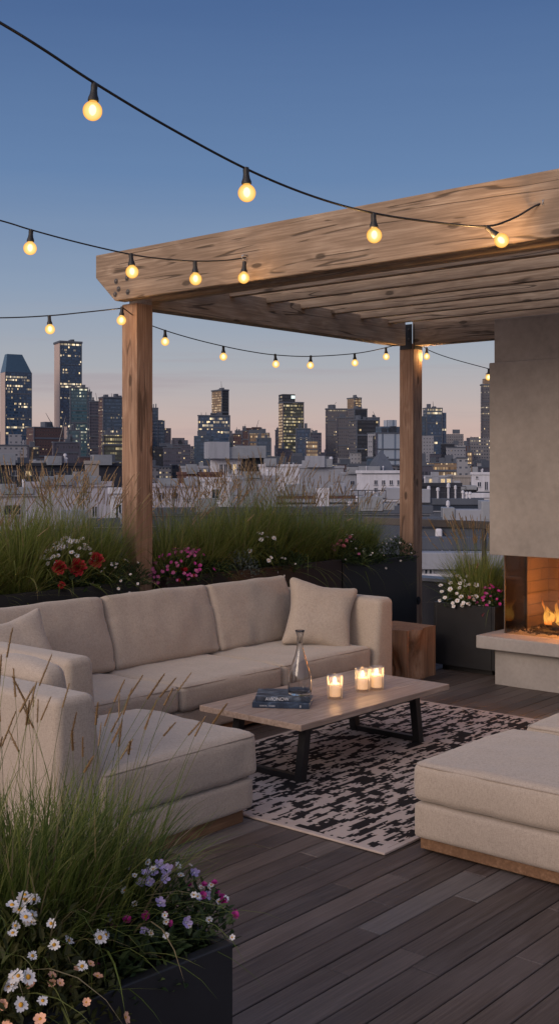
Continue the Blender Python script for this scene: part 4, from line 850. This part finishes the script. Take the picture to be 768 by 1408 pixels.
def tower(label, xl, xc, x1, ytop, d, style, rot=14, left=None, cat='tower', ybase=None, name='office_tower', dep=None, crown=None, parapet=True, pent=None, group=None, zb=None):
    """near vertical edge at xc, front to x1, left face out to xl"""
    p = at(xc, HOR, d); r = R(rot) if xl < xc else R(0.0); turn = math.atan((CX - xc) / F_PX)
    w_ = (x1 - xc) * d / F_PX / math.cos(r); dp = (xc - xl) * d / F_PX / math.sin(r) if xl < xc else (dep or max(12, .7 * w_))
    zt = EYE - (ytop - HOR) * d / F_PX; z0 = GZ if zb is None else zb
    t = thing(name, label, cat, (p.x, p.y, z0), CR + r + turn, group); H = zt - z0
    MB().box(0, w_, 0, dp, 0, H).build('wall', STY[style] if isinstance(style, str) else style, t)
    if left: MB().box(-.25, -.02, .3, dp - .3, H * .02, H - .3).build('side_wall', STY[left], t)
    if parapet:
        q = max(.25, H * .006); MB().box(-q, w_ + q, -q, dp + q, H, H + q * 2.2).build('parapet', ROOFM, t)
    for (a, b_, h, st) in (pent or []):
        MB().box(w_ * a, w_ * b_, dp * .2, dp * .8, H + .3, H + h).build('penthouse', STY[st] if st in STY else ROOFM, t)
    if isinstance(style, str) and not group and H > 25:
        rq = random.Random(int(xc * 13 + ytop)); q = max(.35, w_ * .012)
        for cx_ in (0, w_): MB().box(cx_ - q, cx_ + q, -q, q, 0, H).build('corner_pier', ROOFM if style in ('navy', 'dusk', 'black', 'teal') else STY['mauve'], t)
        for k_ in range(1, 6):
            z_ = H * (k_ / 6 + rq.uniform(-.05, .05)); MB().box(q, w_ - q, -q * .8, .05, z_, z_ + rq.uniform(.5, 1.3)).build('ledge', ROOFM, t)
        for k_ in range(3):
            a_ = rq.uniform(.08, .7); MB().box(w_ * a_, w_ * (a_ + rq.uniform(.08, .22)), dp * .2, dp * .6, H, H + rq.uniform(1.5, 4.0) * (1 if parapet else .0) + .2).build('roof_plant', ROOFM, t)
        if parapet and rq.random() < .6: MB().tube([(w_ * rq.uniform(.2, .8), dp * .4, H), (w_ * .5, dp * .4, H + rq.uniform(5, 12))], .3, 5, 0, .12).build('antenna', ANT, t)
    t['_w'], t['_d'], t['_h'] = w_, dp, H
    return t
def extra(t, name, mat, a, b_, c_, d_, z0, z1):       # box on a tower in fractions of its width, depth; z relative to its top
    w_, dp, H = t['_w'], t['_d'], t['_h']; return MB().box(w_ * a, w_ * b_, dp * c_, dp * d_, H + z0, H + z1).build(name, mat, t)
def mast(t, u, v, h, r=.35):
    w_, dp, H = t['_w'], t['_d'], t['_h']; MB().tube([(w_ * u, dp * v, H), (w_ * u, dp * v, H + h)], r, 6, 0, r * .3).build('antenna', ANT, t)
# far left group
t = tower('dark blue tower with sloping wedge shaped top at the left edge of the skyline', 1, 8, 43, 511, 1000, 'navy', 16, 'sunlit', parapet=False)
w_, dp, H = t['_w'], t['_d'], t['_h']
MB().add([(0, 0, H), (w_, 0, H), (w_, dp, H), (0, dp, H), (w_ * .12, dp * .3, H + 16.5), (w_ * .70, dp * .3, H + 16.5), (w_ * .70, dp * .75, H + 16.5), (w_ * .12, dp * .75, H + 16.5)],
         [(0, 1, 5, 4), (1, 2, 6, 5), (2, 3, 7, 6), (3, 0, 4, 7), (4, 5, 6, 7)]).build('roof', plain('wedge roof glass', (.045, .085, .13), .18, .2, .1, .02, 0), t)
t = tower('tallest slab tower with pale sunlit side and bands of lit windows', 75, 83, 112, 471, 1050, 'navy', 16, 'sunlit'); mast(t, .35, .4, 3)
t = tower('teal glass tower standing in front of the tallest slab tower', 96, 97, 120, 534, 930, 'teal', 10)
tower('thin blue tower just right of the teal glass tower', 119, 120, 126, 540, 980, 'dusk', 10)
t = tower('dark brick block with lit windows below the tallest tower', 37, 47, 87, 588, 700, 'brick', 24, 'brick', cat='block', pent=[(.42, .68, 4, 'x')], name='city_block')
tower('small sunlit block beside the dark brick block', 86, 86.5, 93, 586, 760, 'sunlit', 12, cat='block', name='city_block')
tower('narrow dark slab tower left of the flat topped grid tower', 123, 124, 140, 553, 900, 'mauve', 10)
t = tower('flat topped grey blue grid tower next to the timber post', 136, 142, 176, 547, 860, 'dusk', 18, 'brick'); mast(t, .4, .3, 4)
tower('low glowing office block at the foot of the grid tower', 140, 142, 171, 598, 620, 'gold', 12, cat='block', name='office_block')
tower('pale blue apartment block at the far left', -20, -19, 38, 613, 420, 'pale', 10, cat='block', name='apartment_block', pent=[(.55, .85, 4.5, 'pale')])
tower('slate block with balconies between the pale blue block and the glowing block', 72, 74, 108, 609, 450, 'mauve', 14, cat='block', name='apartment_block')
tower('bluish mid rise block under the teal tower', 92, 94, 110, 592, 640, 'teal', 12, cat='block', name='office_block')
# between the posts
t = tower('stepped dark tower emerging from behind the timber post', 208, 209, 217, 562, 900, 'dusk', 10)
extra(t, 'step', STY['dusk'], 1.0, 2.2, .1, .9, -90, -9); extra(t, 'step', STY['mauve'], 2.2, 3.3, .2, .95, -90, -15.5)
tower('low dark block with a stepped top right of the timber post', 232, 233, 261, 612, 760, 'mauve', 8, cat='block', name='city_block', pent=[(.15, .75, 5, 'mauve')])
t = tower('broad banded blue glass block at the foot of the slim tower', 272, 273, 316, 572, 880, 'navy', 10); mast(t, .1, .5, 3); mast(t, .25, .5, 3.5)
t = tower('slim dark tower rising behind the banded blue block', 291, 305, 314, 537, 1050, 'black', 30, 'crown')
tower('small maroon twin block', 319, 320, 332, 597, 820, 'brick', 8, cat='block', name='city_block')
tower('maroon block slightly taller than its twin', 332, 333, 342, 593, 860, 'brick', 8, cat='block', name='city_block')
t = tower('lit block crowned with stacked dark terraces', 341, 342, 370, 596, 760, 'crown', 10, cat='block', name='office_block')
extra(t, 'terrace', ROOFM, .06, .72, .1, .9, .2, 2.6); extra(t, 'terrace', STY['brick'], .16, .6, .2, .8, 2.6, 4.4)
tower('dark block right of the terraced lit block', 352, 353, 372, 603, 640, 'dusk', 10, cat='block', name='office_block')
t = tower('golden lit office tower with a dark top and small white sign', 383, 389, 417, 554, 900, 'gold', 16, 'crown')
extra(t, 'plant_room', STY['black'], -.02, .60, .05, .95, .2, 7.2)
w_, dp, H = t['_w'], t['_d'], t['_h']; MB().box(w_ * .40, w_ * .58, -.15, .03, H + 3.6, H + 6.0).build('sign', plain('lit roof sign', (.6, .7, .7), .5, emit=((.8, 1, .95), .9)), t)
tower('thin dark tower left of the golden lit tower', 378, 379, 385, 592, 1000, 'mauve', 8)
tower('dark blue block in front of the golden lit tower', 406, 407, 426, 590, 760, 'navy', 10, cat='block', name='office_block')
tower('dark block between the golden tower and the brown grid tower', 425, 426, 441, 596, 880, 'mauve', 8, cat='block', name='office_block')
tower('low glowing pinkish block below the dark blue block', 419, 420, 437, 607, 600, 'crown', 8, cat='block', name='apartment_block')
t = tower('brown grid tower with a flat lit rim', 447, 448, 477, 563, 900, 'brown', 8)
tower('greyish concrete tower in front of the brown grid tower', 462, 463, 486, 575, 820, 'brown', 10)
t = tower('tall tower with a glowing square crown', 477, 487, 496, 548, 1020, 'crown', 30, 'crown')
tower('dark stepped tower right of the glowing crown', 478, 487, 504, 563, 960, 'black', 22, 'brown')
tower('black glass tower with scattered lit windows', 479, 490, 520, 578, 740, 'black', 20, 'brown')
tower('wide dark glass slab behind the black glass tower', 503, 504, 521, 575, 860, 'navy', 8)
t = tower('pale ribbed concrete building with a narrow dark seam', 505, 517, 556, 596, 520, 'fin', 26, 'pale', cat='building', name='ribbed_building', pent=[(.22, .98, 3.4, 'dusk'), (.5, .78, 6.5, 'fin')])
extra(t, 'seam_window', STY['black'], -.02, .002, .02, .35, -24, -1)
# right of the rear post
t = tower('bluish round shouldered tower right of the rear timber post', 581, 586, 607, 562, 900, 'navy', 18, 'dusk'); extra(t, 'shoulder', STY['navy'], 1.0, 1.30, .1, .9, -115, -3); extra(t, 'shoulder', STY['dusk'], -.5, 0, .1, .9, -115, -6)
tower('low brick block under the dark mesa block', 612, 613, 648, 622, 700, 'brick', 8, cat='block', name='city_block')
tower('wide flat dark block left of the pointed tower', 629, 631, 663, 613, 800, 'brick', 10, cat='block', name='city_block')
t = tower('pointed stone tower with glowing crown beside the chimney', 660, 662, 684, 530, 900, 'brown', 10); extra(t, 'crown', STY['crown'], .1, .9, .1, .9, 0, 5.5); extra(t, 'crown', STY['crown'], .28, .72, .28, .72, 5.5, 10); mast(t, .5, .5, 18, .5)
tower('glowing low mall roofs between the towers right of the post', 584, 585, 640, 637, 480, 'crown', 8, cat='block', name='city_block')
tower('slim apartment tower left of the pointed tower', 640, 641, 649, 622, 560, 'crown', 8, name='apartment_tower')

# low city fabric, each block by itself
r3 = random.Random(12)
labs = [('brick', 'low dim brick block in the far band of roofs'), ('dusk', 'low bluish block in the far band of roofs'), ('flats', 'low grey apartment block in the far band of roofs'), ('mauve', 'low mauve block in the far band of roofs'), ('pale', 'low pale block in the far band of roofs'), ('black', 'low blackish block in the far band of roofs')]
for k in range(290):
    d = 330 * (2000 / 330) ** r3.random(); x = r3.uniform(-60, 800)
    if d > 900 and r3.random() < .3: st = 'dusk'
    st, lab = r3.choice(labs); y = (r3.uniform(612, 636) if r3.random() < .62 else r3.uniform(588, 615)) if d > 650 else HOR - (r3.uniform(-10, 3)) * 330 / d * (1 if r3.random() < .8 else -1.5)
    wpx = r3.uniform(10, 34) * (650 / d) ** .4
    tower(lab, x, x + 1.2, x + wpx, y, d, st, r3.uniform(8, 30), cat='block', name='city_block', group='far low ' + st + ' blocks', parapet=d < 700, pent=[(r3.uniform(.1, .4), r3.uniform(.5, .9), r3.uniform(1.5, 4), 'x')] if r3.random() < .5 and d < 900 else None)

# ------------------------------------------------------------------ the nearer roofs
def wallm(name, c):
    m, nt, b = M(name); n = N(nt); v = n.coord(); st = n.noise(n.mapv(v, (1.6, 1.6, .12)), 1, 5, .65); bl = n.noise(v, .35, 4, .6)
    col = n.mix(n.math('MULTIPLY', n.sstep(st, .45, .72), .45), c, tuple(x * .55 for x in c)); col = n.mix(n.math('MULTIPLY', n.sstep(bl, .4, .7), .35), col, tuple(x * .7 for x in c))
    n.put(b.inputs['Base Color'], col); b.inputs['Roughness'].default_value = .85; return m
W1, W2, W3 = wallm('white render', (.56, .57, .63)), wallm('grey render', (.28, .30, .35)), wallm('pale mauve render', (.42, .41, .47))
NV, SL, TAN, BR = wallm('navy cladding', (.022, .026, .040)), wallm('slate cladding', (.075, .09, .12)), wallm('tan render', (.29, .27, .26)), wallm('red brick', (.12, .062, .055))
PANE, ntp, bpn = M('window pane'); bpn.inputs['Base Color'].default_value = (.025, .035, .055, 1); bpn.inputs['Roughness'].default_value = .08
_k = N(ntp); _k.put(bpn.inputs['Roughness'], _k.math('MULTIPLY', _k.noise(_k.coord(), 2, 2), .2))
PANEL, ntp2, bpl = M('lit window pane'); bpl.inputs['Base Color'].default_value = (.2, .15, .08, 1); bpl.inputs['Emission Color'].default_value = (1, .72, .38, 1)
_k = N(ntp2); _k.put(bpl.inputs['Emission Strength'], _k.math('MULTIPLY', _k.noise(_k.coord(), 3, 2), 1.3))
def low(label, xl, xc, x1, ytop, d, mat, rot=12, dep=None, wins=(), units=(), cap=True, roofm=PALEROOF, name='rooftop_building', zb=None, parts=None, bands=()):
    t = tower(label, xl, xc, x1, ytop, d, mat, rot, cat='building', name=name, dep=dep, parapet=False, zb=zb)
    w_, dp, H = t['_w'], t['_d'], t['_h']; px = d / F_PX
    if cap:
        q = .18; h = .35
        m = MB(); m.box(-q, w_ + q, -q, .25, H - .1, H + h, c=.02).box(-q, w_ + q, dp - .25, dp + q, H - .1, H + h, c=.02).box(-q, .25, .251, dp - .251, H - .1, H + h).box(w_ - .25, w_ + q, .251, dp - .251, H - .1, H + h); m.build('parapet', mat, t)
        MB().box(.25, w_ - .25, .25, dp - .25, H + .002, H + .04).build('roof', roofm, t)
    for (u, y, ww, hh, lit) in wins:                     # photo x, photo y of the centre, sizes in photo px
        x = (u - xc) * px / math.cos(R(rot) if xl < xc else 0); z = (HOR - y) * px + EYE - t.location.z; a, b_ = ww * px / 2, hh * px / 2; fr = max(.05, .12 * a)
        f = MB().box(x - a - fr, x + a + fr, -.06, -.003, z - b_ - fr, z - b_).box(x - a - fr, x + a + fr, -.06, -.003, z + b_, z + b_ + fr).box(x - a - fr, x - a, -.06, -.003, z - b_ + .001, z + b_ - .001).box(x + a, x + a + fr, -.06, -.003, z - b_ + .001, z + b_ - .001).box(x - .03, x + .03, -.055, -.004, z - b_, z + b_).build('window', ALU if mat is NV else mat, t)
        MB().box(x - a, x + a, -.03, -.002, z - b_, z + b_).build('pane', PANEL if lit else PANE, f)
        MB().box(x - a - fr * 1.5, x + a + fr * 1.5, -.14, -.002, z - b_ - fr - .07, z - b_ - fr - .001).build('sill', ALU, f)
    for (y, hh, mt) in bands:
        z = (HOR - y) * px + EYE - t.location.z; MB().box(-.05, w_ + .05, -.08, -.003, z - hh * px / 2, z + hh * px / 2).build('band', mt, t)
    rq = random.Random(int(abs(x1) * 31 + ytop * 7 + d))
    if w_ > 4:
        units = list(units) + [(rq.uniform(.06, .94), rq.uniform(.12, .8), rq.uniform(.5, 1.6) if k_ != 'pipe' else rq.uniform(.05, .10), rq.uniform(.5, 1.3), rq.uniform(.45, 1.3), k_) for k_ in rq.choices(('box', 'pipe', 'pipe', 'hut', 'mast', 'rail'), k=min(9, 3 + int(w_ / 4)))]
    for (u, v, uw, ud, uh, kind) in units:
        x, y = w_ * u, dp * v
        if kind == 'box': MB().box(x - uw / 2, x + uw / 2, y - ud / 2, y + ud / 2, H + .05, H + uh, c=.03).box(x - uw * .35, x + uw * .35, y - ud / 2 - .03, y - ud / 2 + .02, H + uh * .25, H + uh * .8).build('air_unit', ALU, t)
        elif kind == 'pipe': MB().lathe([(uw, 0), (uw, uh * .8), (uw * 1.7, uh * .82), (uw * 1.5, uh), (0, uh * 1.05)], 12, 0, (x, y, H)).build('vent_pipe', W1, t)
        elif kind == 'mast': MB().tube([(x, y, H), (x, y, H + uh * 1.8)], .03, 5).tube([(x - .35, y, H + uh * 1.6), (x + .35, y, H + uh * 1.6)], .02, 4).tube([(x - .25, y, H + uh * 1.35), (x + .25, y, H + uh * 1.35)], .02, 4).build('antenna', ANT, t)
        elif kind == 'rail':
            m = MB(); L_ = min(w_ * .4, 5); x0_ = min(x, w_ - L_ - .3)
            for k_ in range(6): m.tube([(x0_ + L_ * k_ / 5, .3, H + .2), (x0_ + L_ * k_ / 5, .3, H + 1.2)], .025, 4)
            for zz_ in (.75, 1.2): m.tube([(x0_, .3, H + zz_), (x0_ + L_, .3, H + zz_)], .025, 4)
            m.build('guard_rail', ANT, t)
        elif kind == 'hut': MB().box(x - uw / 2, x + uw / 2, y - ud / 2, y + ud / 2, H + .05, H + uh, c=.03).build('stair_hut', W2, t)
    return t
pp = [(.15, .3, .12, 0, 1.0, 'pipe'), (.4, .5, 2.2, 1.6, 1.3, 'box'), (.7, .35, 1.6, 1.4, 1.1, 'box'), (.85, .6, .12, 0, 1.2, 'pipe')]
# left of the front post
low('long dark slab roofed building across the left, with a beige panel', -40, -39, 176, 640, 150, NV, 8, 30, units=[(.2, .4, 3, 2, 1.6, 'box'), (.52, .3, 2, 2, 1.3, 'box'), (.6, .4, .15, 0, 1.6, 'pipe'), (.84, .3, 2.6, 2, 1.5, 'box')], roofm=ROOFM, wins=[(20, 651, 10, 6, 0), (38, 651, 8, 6, 1), (64, 652, 8, 6, 0)])
low('narrow beige stair tower standing on the dark slab building', 117, 118, 136, 637, 147, TAN, 8, 6, cap=True)
low('pale mauve rendered house wall left of the front timber post', 34, 35, 154, 668, 95, W3, 8, 14, units=[(.45, .3, 1.6, 1.2, .9, 'box'), (.7, .4, .09, 0, .9, 'pipe'), (.25, .5, 1.2, 1.2, .8, 'box')], wins=[(130, 705, 6, 14, 0)])
low('white house with a dark roof edge and a small square window at the far left', -40, -39, 60, 681, 70, W3, 6, 9, wins=[(16, 702, 22, 13, 0)], bands=[(680, 3, NV)], units=[(.5, .4, 1, 1, .7, 'box')])
low('white annex with a tall dark doorway half hidden by the front post', 152, 153, 178, 677, 82, W1, 6, 10, wins=[(163, 707, 7, 26, 0)], bands=[(683, 2.5, W1)])
low('pale flat roof below the grasses with a metal edge', 120, 121, 215, 722, 60, SL, 6, 12, bands=[(724, 4, W1)], units=[(.6, .5, 1.0, .8, .6, 'box')])
low('low bluish roof behind the far left grasses', -60, -59, 130, 742, 48, SL, 4, 12, bands=[(744, 3, W2)])
# between the posts
low('long white colonnaded roof house with a flat pale lid', 249, 250, 303, 643, 230, W2, 8, 24, wins=[(257 + 6.2 * k, 648, 3.4, 5, k in (4, 7)) for k in range(8)])
low('dim red brick warehouse right of the front timber post', 244, 245, 306, 652, 180, BR, 10, 20, units=[(.3, .4, 1.6, 1.6, 1.6, 'box')], roofm=ROOFM, wins=[(258, 661, 4, 6, 0), (272, 661, 4, 6, 0), (287, 661, 4, 6, 1)])
low('white framed building with a grid of large dark windows', 289, 290, 332, 631, 210, W1, 10, 22, wins=[(304 + 6.2 * k, 645, 4.2, 13, k == 3) for k in range(5)], units=[(.2, .5, 4, 5, 3.2, 'hut'), (.75, .5, 5, 4, 2.2, 'box')])
low('dark glass office house next to the white framed building', 330, 331, 362, 630, 225, STY['black'], 10, 22, units=[(.4, .5, 6, 4, 2.5, 'box')])
low('white windowless building with a grey framed billboard', 356, 357, 415, 641, 200, W1, 8, 20, units=[(.25, .4, 2, 2, 1.4, 'box')])
low('wide grey flat building behind the grass tops', 411, 412, 472, 643, 190, W2, 8, 25, units=[(.35, .5, 3, 3, 2.0, 'hut'), (.6, .4, 2, 2, 1.5, 'box'), (.72, .3, .2, 0, 1.8, 'pipe')], bands=[(642, 2, W1)])
low('pale block filling the gap right of the grey building', 470, 471, 500, 652, 185, W2, 8, 20, units=[(.5, .5, 2, 2, 1.2, 'box')], wins=[(484, 664, 5, 5, 0)])
t = low('white building with two rows of small dark windows by the rear post', 490, 497, 566, 650, 170, W1, 12, 22, wins=[(516 + 10.6 * c_, 663.5 + 10.5 * r_, 4.4, 6, 0) for r_ in range(2) for c_ in range(5)], units=[(.2, .5, 3, 2, 1.0, 'box')], bands=[(651, 2, ROOFM)])
w_, dp, H = t['_w'], t['_d'], t['_h']
MB().add([(w_ * .36, 2, H + .3), (w_ * .70, 2, H + .3), (w_ * .70, 9, H + .3), (w_ * .36, 9, H + .3), (w_ * .40, 3, H + 1.6), (w_ * .66, 3, H + 1.6), (w_ * .66, 8, H + 1.6), (w_ * .40, 8, H + 1.6), (w_ * .53, 5, H + 3.6)],
         [(0, 1, 5, 4), (1, 2, 6, 5), (2, 3, 7, 6), (3, 0, 4, 7), (4, 5, 8), (5, 6, 8), (6, 7, 8), (7, 4, 8)]).build('cupola', SL, t)
t = low('white flat block with a pale roof in the middle gap', 276, 277, 316, 661, 120, W1, 8, 14, wins=[(296, 679, 10, 12, 0)])
low('long grey clad block next to the white flat block', 313, 314, 382, 658, 128, W2, 8, 12, bands=[(659, 2, W1)], units=[(.5, .4, 1.6, 1.3, .8, 'box'), (.8, .4, .1, 0, 1, 'pipe')])
low('pale low house hugging the right side of the front post', 205, 206, 292, 669, 125, W3, 8, 14, units=[(.3, .4, 2.2, 1.2, .9, 'box'), (.7, .4, 1.4, 1.2, 1.1, 'hut')], wins=[(222, 682, 8, 8, 0), (240, 682, 8, 8, 0)])
low('low long bluish roof terrace behind the grasses with dark bands', 380, 381, 500, 680, 100, W2, 6, 14, units=[(.2, .4, 1.5, 1.2, .9, 'box'), (.45, .4, 2.5, 1.0, .7, 'box'), (.7, .5, 1.2, 1.2, .8, 'hut')], bands=[(684, 3, BR), (692, 2, NV)])
low('snow white roof hut glimpsed through the grass plumes', 434, 435, 452, 671, 96, W1, 6, 4, cap=False)
low('pale lower roof with skylights in front of the windowed white building', 492, 493, 585, 688, 90, W1, 6, 14, bands=[(694, 4, NV)], units=[(.3, .4, 1.6, .9, .5, 'box'), (.6, .4, 1.2, .9, .5, 'box')])
low('blue grey roof slab just beyond the rear planter', 470, 471, 590, 704, 62, SL, 5, 12, bands=[(706, 4, W2)], units=[(.5, .5, 1.2, .8, .5, 'box')])
low('wide shadowed roof below the middle grasses', 200, 201, 480, 706, 70, SL, 4, 10, bands=[(708, 3, W2)], units=[(.3, .5, 1.4, 1, .6, 'box')])
# right of the rear post
low('white house with three dark windows close to the chimney', 647, 648, 690, 652, 190, W1, 8, 16, wins=[(658, 666, 4.5, 6, 0), (667.5, 668, 4, 11, 0), (655, 656.5, 3, 3, 0)], bands=[(677, 2, NV)])
low('tan windowless block left of the white house', 621, 622, 650, 656, 200, TAN, 8, 16, wins=[(646, 665, 2.4, 5, 0)])
low('glassy roof pavilion with lit rooms behind the navy box', 583, 584, 624, 656, 230, W2, 8, 16, wins=[(592 + 8 * k, 661, 5, 5, k != 1) for k in range(4)])
low('navy clad box with white vent pipes in front of it', 575, 576, 632, 668, 130, NV, 6, 16, roofm=ROOFM, cap=True)
low('small black shed beside the navy clad box', 631, 632, 654, 674, 140, NV, 6, 8, roofm=ROOFM, units=[(.5, .4, 2, 1.5, .6, 'box')])
low('cream white wall block right behind the handrail', 644, 645, 690, 683, 105, W1, 8, 12, bands=[(683, 2, NV)])
t = low('slate building with ribbed metal roof seen above the handrail', 570, 571, 660, 692, 80, SL, 4, 9, bands=[(693, 3, BR), (698, 8, PANE), (703, 1.5, W2)], units=[(.2, .1, .08, 0, 1.2, 'pipe'), (.34, .1, .08, 0, 1.1, 'pipe'), (.5, .1, .08, 0, 1.4, 'pipe'), (.72, .1, .07, 0, .9, 'pipe'), (.78, .1, .07, 0, .8, 'pipe'), (.83, .1, .07, 0, .8, 'pipe')])
w_, dp, H = t['_w'], t['_d'], t['_h']; m = MB()
for k in range(24): m.tube([(w_ * k / 24 + .1, -.05, H - .66), (w_ * k / 24 - .25, -.35, H - 1.2)], .02, 4)
m.add([(0, -.03, H - .68), (w_, -.03, H - .68), (w_, -.4, H - 1.25), (0, -.4, H - 1.25)], [(0, 1, 2, 3)]); m.build('ribbed_roof', SL, t)
t = low('slate wall with a tall white duct below the handrail', 568, 569, 700, 722, 52, SL, 4, 9, bands=[(746, 2, W2)])
w_, dp, H = t['_w'], t['_d'], t['_h']; MB().box(w_ * .215, w_ * .285, -.35, -.01, H - 1.0, H - .15, c=.08).build('duct', W1, t)
t = low('dark roof terrace with a white picket fence below the slate wall', 566, 567, 700, 752, 40, SL, 4, 6, bands=[(776, 3, W2)])
w_, dp, H = t['_w'], t['_d'], t['_h']
for k in range(4): MB().box(w_ * (.29 + .075 * k), w_ * (.29 + .075 * k) + .05, -.10, -.04, H - .62, H + .12, c=.01).build('fence_post', W1, t)
low('pale blue lower roof ledge near the square planter', 560, 561, 700, 777, 30, W2, 3, 5, bands=[(792, 7, W1)], wins=[(588, 786, 9, 6, 0)])
for o in list(C.objects):
    for q in ('_w', '_d', '_h'):
        if q in o: del o[q]
